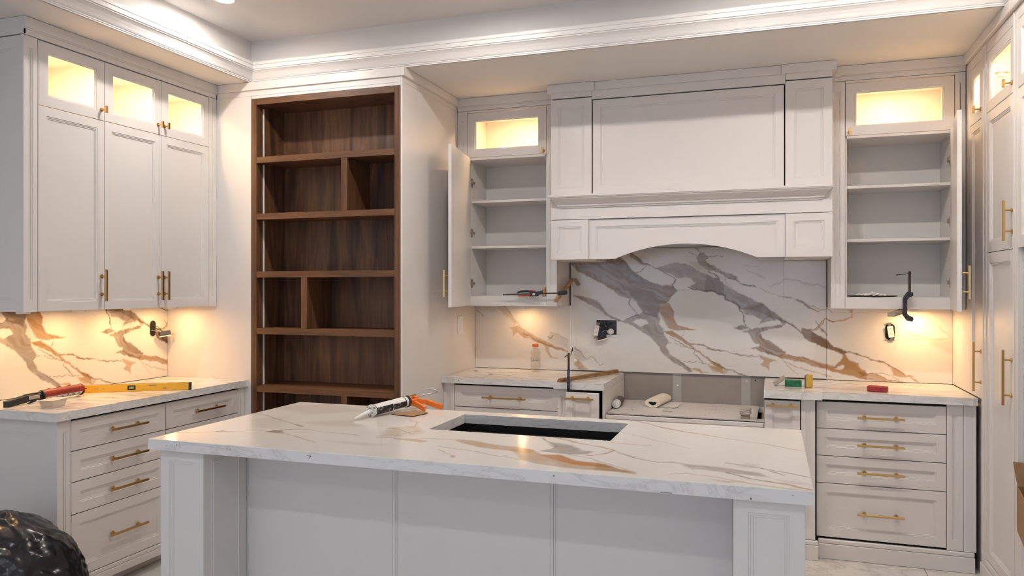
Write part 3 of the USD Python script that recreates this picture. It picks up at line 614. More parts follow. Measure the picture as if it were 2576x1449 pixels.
# ------------------------------------------------------------------ island
FI = Face((0, 2.31, 0), (1, 0, 0))
t = thing('kitchen_island', 'long white panelled kitchen island under the marble slab', 'kitchen island', (-1.05, 2.78, 0))
FS = Face((0, 2.557, 0), (1, 0, 0))
b = MB(); FS.box(b, -2.186, .0915, .0005, .8740, -.67, -.020); v, f = b.arrays()
hb = MB(); 
for x0, x1, y0, y1 in ((-2.186, -1.36, 2.58, 3.225), (-.50, .0915, 2.58, 3.225), (-1.36, -.50, 2.58, 2.745), (-1.36, -.50, 3.205, 3.225)): hb.box(x0, x1, y0, y1, .0005, .8740)
hb.box(-1.36, -.50, 2.745, 3.205, .0005, .60); part('body', hb, 'white_paint', t)
pts_ = [(-2.187, -1.9900), (-.1040, .0925)]
for a0, a1 in pts_:
    mb = MB(); panel(mb, FI, a0, a1, .0005, .8740, .262, STEP3(.042)); part('post', mb, 'white_paint', t)
mb = MB(); FQ = Face((-1.9900, 2.5565, 0), (0, -1, 0))   # inner side of the left post is moulded too
FQ2 = Face((-1.9888, 0, 0), (0, 1, 0)); panel(mb, FQ2, 2.313, 2.5555, .0005, .8735, .0012, [(.040, 0), (.041, .0025), (.046, .0025), (.047, .0045), (.052, .0045), (.053, .002)]); part('post_side', mb, 'white_paint', t)
for a0, a1 in ((-1.9885, -1.3250), (-1.3240, -.7150), (-.7140, -.1055)):
    mb = MB(); panel(mb, FS, a0, a1, .0005, .8735, .019, [(.006, 0), (.007, -.0025), (.012, -.0025), (.013, 0), (.0165, 0)]); part('back_board', mb, 'white_paint', t)

# ------------------------------------------------------------------ marble: vein field shared by the stone slabs
VEIN_WALL=[('p',6,0.4,20,[-1993,1354,-1836,1358,-1827,1316,-1873,1307,-1920,1316,-1993,1302]),
('p',3,0.45,14,[-1739,1196,-1698,1222,-1680,1240,-1716,1274,-1762,1339,-1771,1358,-1836,1358,-1818,1325,-1762,1282,-1725,1252,-1703,1222]),
('l',0,0.5,5,[-1771,1356,-1735,1296,-1689,1244,-1662,1214]),
('l',0,0.5,5,[-1986,1328,-1962,1302,-1934,1276]),
('p',3,0.8,12,[-1735,1196,-1680,1214,-1630,1198,-1576,1160,-1518,1127,-1464,1111,-1407,1087,-1354,1067,-1315,1047,-1376,1054,-1442,1077,-1509,1093,-1576,1117,-1634,1137,-1680,1162,-1716,1144,-1712,1179]),
('l',2,0.75,9,[-1634,1168,-1553,1122,-1486,1093,-1420,1078,-1315,1042]),
('p',6,0.55,18,[-1442,1184,-1407,1172,-1354,1152,-1315,1123,-1315,1064,-1398,1091,-1464,1120,-1455,1145]),
('l',0,0.5,4,[-1442,1180,-1385,1168,-1350,1143,-1315,1123]),
('l',0,0.6,5,[-1458,1150,-1442,1137,-1420,1154]),
('p',3,0.65,10,[-1486,1089,-1455,1077,-1446,1035,-1424,1001,-1376,1000,-1407,991,-1442,1001,-1469,1043]),
('p',6,0.6,14,[-1271,1073,-1232,1040,-1202,1008,-1185,992,-1207,982,-1246,981,-1271,1006]),
('p',3,0.8,14,[-1263,998,-1228,973,-1177,925,-1228,927,-1267,955]),
('l',4,0.6,5,[-1271,1073,-1232,1040,-1202,1008,-1181,996,-1160,1017,-1134,1010,-1113,977,-1092,957,-1070,974]),
('p',0,0.85,10,[-1286,1432,-1206,1420,-1119,1396,-1073,1348,-1027,1300,-956,1272,-923,1253,-969,1260,-1040,1295,-1093,1325,-1152,1367,-1239,1402]),
('p',6,0.35,20,[-1206,1373,-1119,1341,-1027,1290,-1060,1290,-1139,1321]),
('p',0,0.95,9,[-1300,1658,-1259,1602,-1206,1575,-1133,1539,-1054,1497,-1001,1461,-969,1432,-917,1412,-866,1404,-814,1344,-802,1312,-764,1300,-713,1281,-688,1338,-688,1376,-632,1386,-617,1427,-583,1459,-614,1490,-688,1496,-751,1516,-796,1541,-840,1567,-878,1599,-917,1657,-969,1690,-1047,1704,-1139,1686]),
('p',1,0.7,16,[-878,1426,-814,1465,-738,1452,-695,1402,-688,1326,-726,1300,-789,1338]),
('p',1,0.6,14,[-930,1593,-840,1573,-751,1516,-626,1496,-688,1484,-802,1484,-878,1529]),
('p',2,0.75,14,[-1259,1602,-1179,1588,-1119,1549,-1021,1503,-969,1452,-1008,1465,-1073,1503,-1152,1549,-1212,1575]),
('p',1,0.9,8,[-802,1315,-866,1289,-917,1274,-943,1253,-878,1233,-821,1191,-783,1169,-758,1147,-732,1129,-695,1092,-682,1054,-651,1030,-620,999,-564,970,-509,934,-484,935,-497,959,-552,995,-607,1031,-638,1062,-657,1099,-638,1125,-663,1175,-670,1212,-701,1237,-688,1288,-713,1319]),
('p',2,0.95,7,[-688,1383,-632,1380,-595,1327,-607,1276,-583,1239,-466,1210,-533,1204,-607,1204,-638,1219,-676,1275,-688,1326]),
('p',5,0.95,6,[-872,1260,-834,1278,-783,1280,-767,1249,-814,1228,-853,1241]),
('p',5,0.95,6,[-882,1385,-853,1362,-814,1337,-814,1315,-840,1310,-878,1343]),
('p',5,0.9,7,[-814,1586,-789,1611,-751,1616,-701,1591,-626,1553,-601,1528,-626,1503,-688,1503,-764,1522,-808,1554]),
('p',2,0.95,6,[-670,1197,-614,1200,-552,1161,-497,1117,-448,1076,-381,1022,-288,976,-288,954,-345,980,-418,1040,-484,1088,-564,1142,-626,1168]),
('p',1,0.85,9,[-713,1614,-657,1632,-595,1646,-533,1639,-484,1621,-430,1583,-381,1558,-286,1514,-286,1438,-345,1454,-424,1467,-490,1476,-497,1493,-463,1509,-484,1534,-527,1550,-576,1547,-626,1575,-682,1591]),
('p',0,0.7,10,[-885,1711,-840,1678,-796,1643,-751,1624,-796,1630,-853,1663,-891,1689]),
('l',4,0.9,7,[-885,1711,-840,1682,-802,1646,-751,1624,-707,1604,-651,1572,-614,1553,-589,1537,-601,1515,-614,1496,-595,1471,-583,1459]),
('l',4,0.8,5,[-783,1621,-814,1592,-834,1580,-885,1574]),
('l',4,0.8,5,[-859,1567,-821,1560,-808,1528,-796,1503]),
('l',4,0.8,6,[-460,1739,-430,1704,-454,1683,-497,1709]),
('l',0,0.8,5,[-393,1682,-345,1685,-286,1681]),
('l',4,0.8,6,[-381,1676,-400,1654,-381,1626,-333,1595]),
('l',4,0.9,6,[-885,1401,-898,1381,-878,1343,-840,1308]),
('l',4,0.85,6,[-917,1272,-878,1286,-827,1305,-796,1325]),
('l',4,0.9,8,[-509,1484,-484,1471,-418,1465,-345,1453,-288,1438]),
('l',4,0.6,4,[-583,1459,-540,1462,-503,1468,-478,1474]),
('p',1,0.85,9,[-460,1674,-442,1698,-412,1707,-381,1682,-400,1658,-375,1620,-363,1583,-412,1608,-448,1639]),
('p',6,0.6,16,[-521,1659,-454,1646,-393,1589,-321,1558,-288,1533,-345,1552,-442,1596]),
('l',4,0.8,6,[-381,1583,-345,1570,-321,1533]),
('l',1,0.8,4,[-657,1105,-638,1118,-601,1122,-552,1102,-484,1085]),
('l',0,0.8,5,[-472,1072,-481,1054,-442,1024,-418,999,-369,988]),
('l',0,0.7,4,[-564,1004,-484,997,-418,996]),
('l',0,0.8,5,[-626,1156,-576,1132,-527,1102,-478,1085]),
('l',0,0.7,4,[-533,1196,-533,1177,-552,1158]),
('l',0,0.85,6,[-497,1116,-418,1108,-345,1088,-286,1076]),
('p',3,0.8,7,[-515,959,-442,955,-418,937,-369,936,-418,925,-466,942]),
('p',3,0.7,8,[-387,982,-321,978,-288,954,-288,930,-333,946]),
('p',1,0.9,9,[-399,1571,-327,1539,-274,1502,-209,1456,-138,1420,-57,1381,-11,1345,46,1306,97,1264,46,1282,-11,1299,-80,1335,-179,1346,-209,1367,-274,1410,-286,1438,-399,1458]),
('p',0,0.8,12,[-179,1349,-57,1381,46,1306,97,1268,74,1255,35,1285,-34,1266,-69,1253,-57,1284,-103,1307,-150,1307]),
('p',0,0.9,8,[-393,1642,-351,1626,-321,1607,-291,1588,-238,1570,-197,1545,-209,1532,-256,1544,-315,1579,-369,1598]),
('l',4,0.95,7,[-256,1545,-209,1533,-173,1508,-132,1493,-92,1487]),
('l',3,0.8,4,[-69,1484,-11,1454,46,1434,120,1418,164,1400]),
('l',0,0.85,7,[43,1434,80,1427,120,1416]),
('l',0,0.95,9,[153,1403,220,1370,276,1335]),
('l',0,0.7,4,[276,1335,325,1354,358,1327]),
('l',2,0.7,5,[215,1376,259,1371,292,1347]),
('l',4,0.95,8,[-399,1461,-327,1450,-280,1434,-274,1410,-226,1392,-185,1361,-185,1337,-168,1319,-156,1264]),
('l',4,0.8,6,[-387,1589,-345,1573,-321,1536,-357,1540]),
('l',4,0.6,4,[-276,1551,-274,1521,-238,1478]),
('l',0,0.9,10,[46,1285,80,1270,114,1256,148,1232,181,1203]),
('p',0,0.95,7,[181,1239,226,1225,259,1199,303,1170,352,1141,380,1118,434,1096,444,1085,428,1064,380,1086,314,1108,237,1136,192,1168,178,1203]),
('l',0,0.8,6,[226,1225,259,1228,292,1264,325,1294]),
('p',0,0.92,8,[-232,1229,-150,1241,-115,1219,-57,1232,23,1245,80,1258,69,1237,-11,1221,-63,1198,-46,1168,23,1128,86,1075,57,1047,-11,1065,-57,1071,-92,1092,-132,1095,-69,1113,-103,1137,-144,1191,-191,1208]),
('p',5,0.9,6,[-103,1137,-69,1129,-74,1107,-115,1109]),
('p',5,0.8,6,[-197,1202,-156,1218,-127,1234,-138,1212,-168,1201]),
('l',4,0.85,5,[-168,1316,-162,1264,-150,1240]),
('p',2,0.95,8,[35,1056,80,1064,136,1058,215,1046,303,1016,374,1003,412,1043,434,1076,461,1044,503,1022,520,988,549,971,549,919,488,937,412,952,303,983,192,1015,108,1031,57,1037]),
('p',3,0.85,7,[-74,1056,-11,1042,35,1026,0,1012,-11,988,-3,952,-34,981,-66,992,-46,1017]),
('l',0,0.85,6,[-399,1095,-297,1077,-179,1056,-74,1043]),
('l',0,0.85,8,[-393,1037,-339,989,-268,961,-209,938,-132,914]),
('p',3,0.6,10,[-387,976,-327,977,-256,949,-280,924,-351,946]),
('l',3,0.6,5,[80,1015,136,993,215,966,303,945,358,935]),
('l',3,0.5,5,[57,1044,97,991,164,946]),
('l',6,0.7,6,[-168,1624,-80,1617]),
('l',6,0.7,8,[-150,1588,-92,1569,-34,1544]),
('l',6,0.7,6,[-11,1487,35,1508,80,1532]),
('l',6,0.7,8,[80,1535,164,1526,226,1502,320,1487]),
('l',0,0.9,7,[262,1281,286,1239,319,1189]),
('l',3,0.85,8,[235,1217,265,1224,302,1258,312,1288,369,1276,422,1283,465,1299,458,1342]),
('p',3,0.75,7,[438,1346,475,1346,465,1328,452,1335]),
('l',0,0.85,7,[336,1278,369,1276]),
('p',0,0.95,7,[235,1213,255,1202,279,1178,322,1157,369,1122,409,1101,438,1084,422,1072,396,1087,346,1103,302,1117,235,1140]),
('p',3,0.95,8,[369,996,389,1014,406,1037,422,1073,442,1066,458,1035,494,1021,507,997,520,983,553,966,592,961,630,941,666,923,646,910,566,922,501,931,422,949,346,968,352,988]),
('p',5,0.95,6,[372,982,416,1012,425,1005,422,987,402,974]),
('p',0,0.8,8,[501,975,550,970,559,952,533,948,507,965]),
('l',0,0.95,7,[435,1089,501,1075,566,1054,624,1033,669,1020,700,1000,726,980,757,960]),
('p',3,0.9,7,[681,1006,707,993,738,970,770,960,817,957,789,950,757,946,720,952,694,959,688,982]),
('l',3,0.85,8,[783,952,814,937,845,914]),
('l',0,0.8,6,[605,954,630,941,669,928,710,926,745,914]),
('l',0,0.7,5,[553,963,598,959,678,962,720,930]),
('p',6,0.5,30,[851,1186,913,1173,1020,1165,1020,1090,959,1112,907,1138]),
('l',6,0.6,10,[720,1197,789,1178,836,1179]),
('l',6,0.6,10,[770,1214,851,1193,913,1175,990,1178]),
('l',6,0.5,8,[898,1294,944,1250,1005,1182])]
VEIN_ISLAND=[('l',3,0.9,7,[-2207,2412,-2139,2424,-2096,2457,-2063,2492,-2005,2497,-1919,2517,-1880,2540]),
('p',4,0.5,10,[-2087,2484,-2064,2506,-2033,2488,-2063,2468]),
('l',0,0.7,5,[-2203,2890,-2125,2870,-2041,2809,-1915,2739,-1813,2682]),
('p',0,0.5,8,[-1896,2727,-1824,2698,-1797,2674,-1849,2690]),
('l',0,0.7,5,[-1883,2544,-1835,2604,-1779,2655]),
('l',1,0.7,4,[-1837,2606,-1747,2629,-1664,2608,-1502,2594]),
('l',0,0.6,5,[-1807,2536,-1697,2482,-1578,2416]),
('p',0,0.65,8,[-1887,2542,-1852,2598,-1795,2529,-1835,2526]),
('p',6,0.35,60,[-2121,2768,-2012,2863,-1877,2634,-1986,2572]),
('p',6,0.4,70,[-2250,3072,-2038,3251,-1772,3099,-1955,2943]),
('p',6,0.4,70,[-1867,2769,-1625,2935,-1495,2789,-1704,2718]),
('p',6,0.45,50,[-1566,2462,-1413,2472,-1283,2475,-1384,2421]),
('l',2,0.7,7,[-1419,2588,-1352,2582,-1255,2578,-1206,2563]),
('p',3,0.4,40,[-1416,2600,-1471,2772,-1380,2854,-1278,2716,-1309,2614]),
('l',0,0.6,4,[-1465,2761,-1399,2746,-1318,2678]),
('l',0,0.5,4,[-1493,2980,-1414,2923,-1367,2807,-1422,2840]),
('l',0,0.6,4,[-1366,2617,-1348,2692,-1320,2749]),
('l',5,0.8,5,[-1456,2531,-1449,2634,-1473,2758]),
('p',3,0.5,14,[-1335,2592,-1304,2608,-1239,2593,-1200,2574,-1210,2531,-1258,2554,-1319,2560]),
('l',3,0.7,7,[-1245,2613,-1179,2626,-1116,2629,-1083,2640]),
('p',3,0.75,14,[-1116,2629,-1054,2641,-965,2600,-907,2585,-861,2584,-814,2567,-774,2548,-776,2500,-846,2508,-919,2523,-983,2534,-1067,2583]),
('p',3,0.75,16,[-873,2539,-817,2566,-772,2541,-739,2497,-678,2503,-635,2472,-603,2433,-550,2430,-502,2419,-465,2384,-432,2363,-393,2349,-387,2314,-441,2335,-498,2328,-541,2326,-616,2327,-717,2360,-789,2398,-819,2470]),
('p',7,0.85,14,[-740,2479,-679,2505,-605,2440,-550,2433,-468,2384,-522,2374,-600,2383,-674,2428]),
('p',7,0.7,8,[-816,2563,-794,2549,-794,2525,-811,2536]),
('p',1,0.75,22,[-782,2715,-731,2697,-671,2665,-621,2600,-585,2599,-592,2547,-650,2520,-755,2542,-724,2597]),
('l',1,0.8,6,[-753,2547,-726,2605,-732,2662,-771,2701,-813,2760]),
('l',3,0.85,10,[-846,2786,-772,2783,-712,2757,-647,2708,-573,2682,-520,2634,-540,2572,-586,2519]),
('l',0,0.7,4,[-1133,2509,-1055,2485,-985,2468,-904,2434,-792,2397]),
('l',3,0.6,6,[-1104,2452,-1014,2374]),
('p',0,0.5,10,[-1026,2377,-1008,2376,-1000,2341,-1012,2345]),
('l',1,0.7,5,[-650,2520,-579,2491,-504,2432,-418,2368]),
('l',1,0.6,5,[-508,2622,-454,2571,-428,2557]),
('l',2,0.8,9,[-572,3283,-485,3202,-419,3131,-330,3072,-200,3005]),
('l',2,0.65,6,[-200,3005,-129,2968,-36,2924,52,2866,113,2834]),
('l',0,0.5,4,[-553,2977,-476,2920,-419,2869,-331,2800,-271,2749]),
('l',3,0.7,7,[-579,2773,-480,2757,-406,2758]),
('l',1,0.7,6,[-500,2597,-412,2529,-340,2501,-292,2511]),
('p',1,0.65,24,[-304,2520,-255,2504,-193,2506,-108,2480,-30,2459,-5,2411,-55,2417,-130,2425,-197,2447,-235,2439,-267,2487]),
('l',1,0.8,8,[-138,2563,-70,2541,-5,2509,57,2477,112,2446]),
('l',4,0.6,7,[-5,2497,39,2448]),
('l',0,0.8,9,[-130,2425,-94,2403,-53,2368,-15,2359]),
('l',2,0.8,11,[-15,2359,42,2342,76,2313,114,2297]),
('l',3,0.6,8,[-293,2370,-229,2374,-152,2361,-76,2323,18,2294,109,2286]),
('p',3,0.6,22,[-175,2332,-125,2327,-76,2323,-124,2301]),
('p',6,0.5,30,[-109,2516,-72,2592,-31,2555,-70,2505]),
('p',6,0.5,25,[7,2394,90,2379,112,2346,42,2353]),
('p',2,0.7,18,[-536,2434,-505,2419,-464,2383,-403,2344,-431,2323,-516,2341]),
('l',5,0.9,5,[-414,2656,-287,2670,-143,2662]),
('l',5,0.9,5,[-332,2570,-166,2579]),
('l',5,0.9,5,[-406,2719,-348,2834]),
('l',5,0.9,5,[-245,2789,-168,2839,-83,2892]),
('l',5,0.9,5,[-186,2881,-153,2844]),
('l',5,0.9,5,[-205,2547,-101,2648,-6,2708]),
('l',5,0.9,5,[-452,2516,-380,2400]),
('l',5,0.9,5,[-79,2861,-63,2805])]
VCOL = np.array([lin(112, 80, 40), lin(126, 110, 98), lin(152, 104, 36), lin(170, 130, 78), lin(84, 56, 26), lin(221, 216, 210), lin(180, 168, 152), lin(184, 108, 34)])
STONE = np.array(lin(221, 216, 210))
def vein_colors(P, veins, warp=(.010, .0035), ang=-32, seed=3, streak=1.0):
    """P: (n, 2) metres on the slab. Each vein is a polygon ('p') or a line ('l'): colour, strength, softness or width in mm, points in mm."""
    Q = np.c_[P, np.zeros(len(P))]
    w1 = np.stack([meshkit.fbm(Q*22, 3, seed), meshkit.fbm(Q*22+[9, 4, 0], 3, seed+7)], 1)-.5
    w2 = np.stack([meshkit.fbm(Q*95, 2, seed+3), meshkit.fbm(Q*95+[5, 8, 0], 2, seed+5)], 1)-.5
    p = P+w1*2*warp[0]+w2*2*warp[1]
    a = math.radians(ang); S = np.c_[(P[:, 0]*math.cos(a)+P[:, 1]*math.sin(a))*9, (-P[:, 0]*math.sin(a)+P[:, 1]*math.cos(a))*75, np.zeros(len(P))]
    S[:, 1] += 14*meshkit.fbm(Q*7, 3, seed+11)
    st = meshkit.fbm(S, 4, seed+2)
    col = np.tile(STONE, (len(P), 1)); col *= (.965+.07*meshkit.fbm(Q*5, 3, seed+9))[:, None]
    for kind, c, al, w, xy in veins:
        V = np.array(xy, float).reshape(-1, 2)/1000; m = .03+w/1000
        idx = np.nonzero((p[:, 0] > V[:, 0].min()-m) & (p[:, 0] < V[:, 0].max()+m) & (p[:, 1] > V[:, 1].min()-m) & (p[:, 1] < V[:, 1].max()+m))[0]
        if not len(idx): continue
        q = p[idx]; segs = list(zip(V[:-1], V[1:]))
        if kind == 'p': segs.append((V[-1], V[0]))
        d = np.full(len(q), 9.0); inside = np.zeros(len(q), bool)
        for A, B in segs:
            e = B-A; tt = np.clip(((q-A)@e)/max(e@e, 1e-12), 0, 1); d = np.minimum(d, np.hypot(*(q-A-tt[:, None]*e).T))
            if kind == 'p':
                cr = (A[1] > q[:, 1]) != (B[1] > q[:, 1]); x = A[0]+(q[:, 1]-A[1])/(B[1]-A[1]+1e-15)*(B[0]-A[0]); inside ^= cr & (q[:, 0] < x)
        if kind == 'p':
            sd = np.where(inside, -d, d); s = w/1000
            k = np.clip(.5-sd/s, 0, 1); k = k*k*(3-2*k)
            edge = np.exp(-(d/.005)**2)*inside
            tone = (.70+.62*st[idx]*streak+.0*edge)
            k = k*np.clip(.62+.75*(st[idx]-.25), .35, 1) if c != 5 else k
            cc = VCOL[c]*(np.clip(tone, .6, 1.25)[:, None] if c != 5 else 1.0)
        else:
            s = w/2000*(.45+1.1*meshkit.fbm(np.c_[q*16, np.zeros(len(q))], 2, seed+21)); k = np.exp(-(d/np.maximum(s, 2e-4))**2); cc = VCOL[c]
        col[idx] = col[idx]*(1-k*al)[:, None]+cc*(k*al)[:, None]
    return np.clip(col, .01, 1)
def slab(F, rects, thick, res, inner=()):
    """Stone face made of gridded rectangles (a0, a1, b0, b1) in a plane; returns MB and (a, b) of every vertex."""
    mb, AB = MB(), []
    for a0, a1, b0, b1 in rects:
        na, nb = max(2, int((a1-a0)/res)+1), max(2, int((b1-b0)/res)+1)
        A, B = np.meshgrid(np.linspace(a0, a1, na), np.linspace(b0, b1, nb), indexing='ij'); ab = np.c_[A.ravel(), B.ravel()]
        mb.quadgrid(F(ab).reshape(na, nb, 3)); AB.append(ab)
    return mb, AB
def solid_sides(mb, AB, F, back, a0, a1, b0, b1):      # rim and back of one rectangular slab
    c = [(a0, b0), (a1, b0), (a1, b1), (a0, b1)]; f = F(np.array(c, float)); V = np.vstack([f, f+back]); Fc = []
    for j in range(4): k = (j+1) % 4; Fc += [(j, 4+j, 4+k), (j, 4+k, k)]
    Fc += [(4, 6, 5), (4, 7, 6)]; mb.add(V, Fc); AB.append(np.array(c+c, float))
# backsplash on the back wall: three slabs; the cutouts for the boxes are left open
YBS = 5.075
Fw = lambda ab: np.c_[ab[:, 0], np.full(len(ab), YBS), ab[:, 1]]
t = thing('backsplash', 'white marble backsplash with bold gold and grey veins, behind the cooker gap and counters', 'backsplash', (-.49, YBS, .9155))
HOLE, OV = (-1.1165, -.9795, 1.166, 1.2635), (.6785, 1.2165, .026, .050)
def cut(rect, hole):
    a0, a1, b0, b1 = rect; h0, h1, g0, g1 = hole
    return [(a0, h0, b0, b1), (h1, a1, b0, b1), (h0, h1, b0, g0), (h0, h1, g1, b1)]
def emit(rects, outer, Fn, back, veins, parent, name='slab', res=.0042, off=(0, 0), hole=None, **kw):
    mb, AB = slab(Fn, rects, 0, res); solid_sides(mb, AB, Fn, back, *outer)
    if hole: 
        c = [(hole[0], hole[2]), (hole[1], hole[2]), (hole[1], hole[3]), (hole[0], hole[3])]; f = Fn(np.array(c, float)); V = np.vstack([f, f+back]); Fc = []
        for j in range(4): k = (j+1) % 4; Fc += [(j, k, 4+k), (j, 4+k, 4+j)]
        mb.add(V, Fc); AB.append(np.array(c+c, float))
    P = np.vstack(AB)-np.array(off); return part(name, mb, 'marble_field', parent, colors=vein_colors(P, veins, **kw))
back = np.array([0, .012, 0])
emit([(-1.9935, -1.2975, .9165, 1.361)], (-1.9935, -1.2975, .9165, 1.361), Fw, back, VEIN_WALL, t)
mid = [(-1.2960, -1.0465, .9215, 1.6510), (-1.0465, .0755, .9215, 1.7445), (.0755, .3225, .9215, 1.6510)]
r = cut(mid[0], (-1.1165, -1.0465, HOLE[2], HOLE[3]))
rects = [q for q in r if q[1]-q[0] > .001]+[q for q in cut(mid[1], (-1.0465, HOLE[1], HOLE[2], HOLE[3])) if q[1]-q[0] > .001]+[mid[2]]
mb, AB = slab(Fw, rects, 0, .0042)
for o in mid: solid_sides(mb, AB, Fw, back, *o)
part('slab', mb, 'marble_field', t, colors=vein_colors(np.vstack(AB), VEIN_WALL))
emit([(.3240, 1.0085, .9165, 1.361)], (.3240, 1.0085, .9165, 1.361), Fw, back, VEIN_WALL, t)
b = MB(); b.box(-1.3005, -1.2930, YBS-.0012, YBS+.001, .917, 1.361, .0004); part('sealant_joint', b, 'trim_paint', t, label='wide smear of white sealant')
b = MB()
for k in range(5): b.box(-1.302+.004*k, -1.294+.005*k, YBS-.0025, YBS+.001, 1.00+.012*k, 1.035+.014*k, .001)
b.lathe([(0, 0), (.012, .0005), (.007, .003), (0, .004)], (-1.262, YBS, .985), (0, -1, 0), 9); part('sealant_smear', b, 'paint_white_mark', t)
b = MB(); b.box(.0745, .0755, YBS-.0004, YBS+.001, 1.40, 1.651, 0); part('hairline_joint', b, 'sponge_scour', t)
# backsplash on the left wall: same stone pattern
XBS = -3.668
Fl = lambda ab: np.c_[np.full(len(ab), XBS), ab[:, 0], ab[:, 1]]
t = thing('backsplash', 'white marble backsplash with gold veins above the left counter', 'backsplash', (XBS, 3.28, .9155))
emit([(2.634, 3.9325, .9165, 1.3655)], (2.634, 3.9325, .9165, 1.3655), Fl, np.array([-.012, 0, 0]), VEIN_WALL, t, off=(3.645, 0))
# island slab with the sink opening
SX0, SX1, SY0, SY1 = -1.300, -.5630, 2.7950, 3.1745
IX0, IX1, IY0, IY1, ZT, ZU = -2.2150, .1140, 2.2785, 3.2560, .914, .8745
Ft = lambda ab: np.c_[ab[:, 0], ab[:, 1], np.full(len(ab), ZT)]
mb, AB = slab(Ft, cut((IX0+.0015, IX1-.0015, IY0+.0015, IY1-.0015), (SX0, SX1, SY0, SY1)), 0, .0046)
colors = vein_colors(np.vstack(AB), VEIN_ISLAND, warp=(.006, .002), ang=-8, seed=5)
t = thing('island_countertop', 'white marble island slab with brown and orange veins and a sink cutout', 'countertop', (-1.05, 2.77, .8745))
part('top_face', mb, 'marble_field', t, colors=colors)
b = MB()
oc = [(IX0, IY0), (IX1, IY0), (IX1, IY1), (IX0, IY1)]; e = .0015
oi = [(IX0+e, IY0+e), (IX1-e, IY0+e), (IX1-e, IY1-e), (IX0+e, IY1-e)]; sc = [(SX0, SY0), (SX1, SY0), (SX1, SY1), (SX0, SY1)]
V = [(x, y, ZT) for x, y in oi]+[(x, y, ZT-e) for x, y in oc]+[(x, y, ZU) for x, y in oc]+[(x, y, ZU) for x, y in sc]+[(x, y, ZT) for x, y in sc]
Fc = []
for k in range(4):
    for j in range(4): p, q = 4*k+j, 4*k+(j+1) % 4; Fc += [(q, p, p+4), (q, p+4, q+4)]
b.add(V, Fc); part('edge', b, 'edge_marble', t)
b = MB()
for x, z, s in ((-2.083, .900, .002), (-1.856, .9005, .0022), (-1.52, .8995, .0018), (-1.508, .898, .003), (-.636, .8985, .003), (-.0545, .8800, .0035), (.058, .8985, .0018), (-1.845, .8990, .002), (-2.13, .893, .0025)):
    b.lathe([(0, 0), (s, .0002), (s*.5, .0008), (0, .001)], (x, IY0+.0003, z), (0, -1, 0), 8)
b.box(-1.5155, -1.513, IY0-.0004, IY0+.001, .890, .9035, .0003); b.box(-2.069, -2.067, IY0-.0004, IY0+.001, .886, .910, .0003); b.box(-.31, -.275, IY0-.0003, IY0+.001, .8755, .8775, .0003)
part('chip', b, 'stone_chip', t, kind='stuff')
# other countertops, mitred edges 4 cm high
def countertop(name, label, poly, z0=.8745, z1=.914):
    q = Polygon(poly); t = thing(name, label, 'countertop', (*np.array(q.centroid.coords[0]), z0))
    top = MB(); top.prism(q.buffer(-.0006, join_style=2), (0, 0, z1-.003), (1, 0, 0), (0, 1, 0), (0, 0, .003)); part('top_face', top, 'counter_marble', t)
    ed = MB(); ed.prism(q, (0, 0, z0), (1, 0, 0), (0, 1, 0), (0, 0, z1-z0-.003)); part('edge', ed, 'edge_marble', t)
    return t
countertop('countertop', 'white marble counter on the left wall cabinets, carrying the yellow level', [(-3.6675, 2.597), (-3.050, 2.597), (-3.050, 3.934), (-3.6675, 3.934)])
tc = countertop('countertop', 'white marble counter left of the cooker gap, carrying the bottle and wood strips', [(-1.9945, 4.480), (-1.2375, 4.480), (-1.2375, 4.425), (-.9300, 4.425), (-.9300, 5.0745), (-1.9945, 5.0745)])
b = MB()
for x, y, s in ((-1.905, 4.86, .018), (-1.74, 4.70, .020), (-1.60, 4.66, .010)): b.lathe([(0, 0), (s, .0002), (s*.6, .0012), (0, .0015)], (x, y, .9141), (0, 0, 1), 9)
b.lathe([(0, 0), (.0035, .0002), (.002, .001), (0, .001)], (-1.876, 4.480, .893), (0, -1, 0), 8); part('glue_spot', b, 'stone_chip', tc, kind='stuff')
countertop('countertop', 'white marble counter right of the cooker gap, carrying the sponges', [(-.0370, 4.425), (.2625, 4.425), (.2625, 4.480), (1.0070, 4.480), (1.0070, 5.0745), (-.0370, 5.0745)])
# under-mounted sink
t = thing('kitchen_sink', 'long black undermount workstation sink in the island', 'sink', (-.9315, 2.985, .66))
def ring(mb, x0, x1, y0, y1, i0, z0, i1, z1):
    A = [(x0+i0, y0+i0, z0), (x1-i0, y0+i0, z0), (x1-i0, y1-i0, z0), (x0+i0, y1-i0, z0)]; B = [(x0+i1, y0+i1, z1), (x1-i1, y0+i1, z1), (x1-i1, y1-i1, z1), (x0+i1, y1-i1, z1)]
    Fc = []
    for j in range(4): k = (j+1) % 4; Fc += [(k, j, 4+j), (k, 4+j, 4+k)]
    mb.add(A+B, [f[::-1] for f in Fc])
mb = MB(); bx = (SX0-.006, SX1+.006, SY0-.006, SY1+.006)
prof = [(-.018, .8735), (0, .8735), (.001, .848), (.001, .842), (.014, .841), (.015, .838), (.016, .668), (.022, .6625)]
for (i0, z0), (i1, z1) in zip(prof[:-1], prof[1:]): ring(mb, *bx, i0, z0, i1, z1)
i = prof[-1][0]; mb.add([(bx[0]+i, bx[2]+i, .6625), (bx[1]-i, bx[2]+i, .6625), (bx[1]-i, bx[3]-i, .6625), (bx[0]+i, bx[3]-i, .6625)], [(0, 1, 2), (0, 2, 3)])
part('basin', mb, 'sink_black', t)
b = MB(); b.lathe([(0, .0005), (.030, .0008), (.042, .003), (.045, .001)], (-.9315, 3.10, .6625), (0, 0, 1), 24); part('drain', b, 'steel', t, smooth=30)
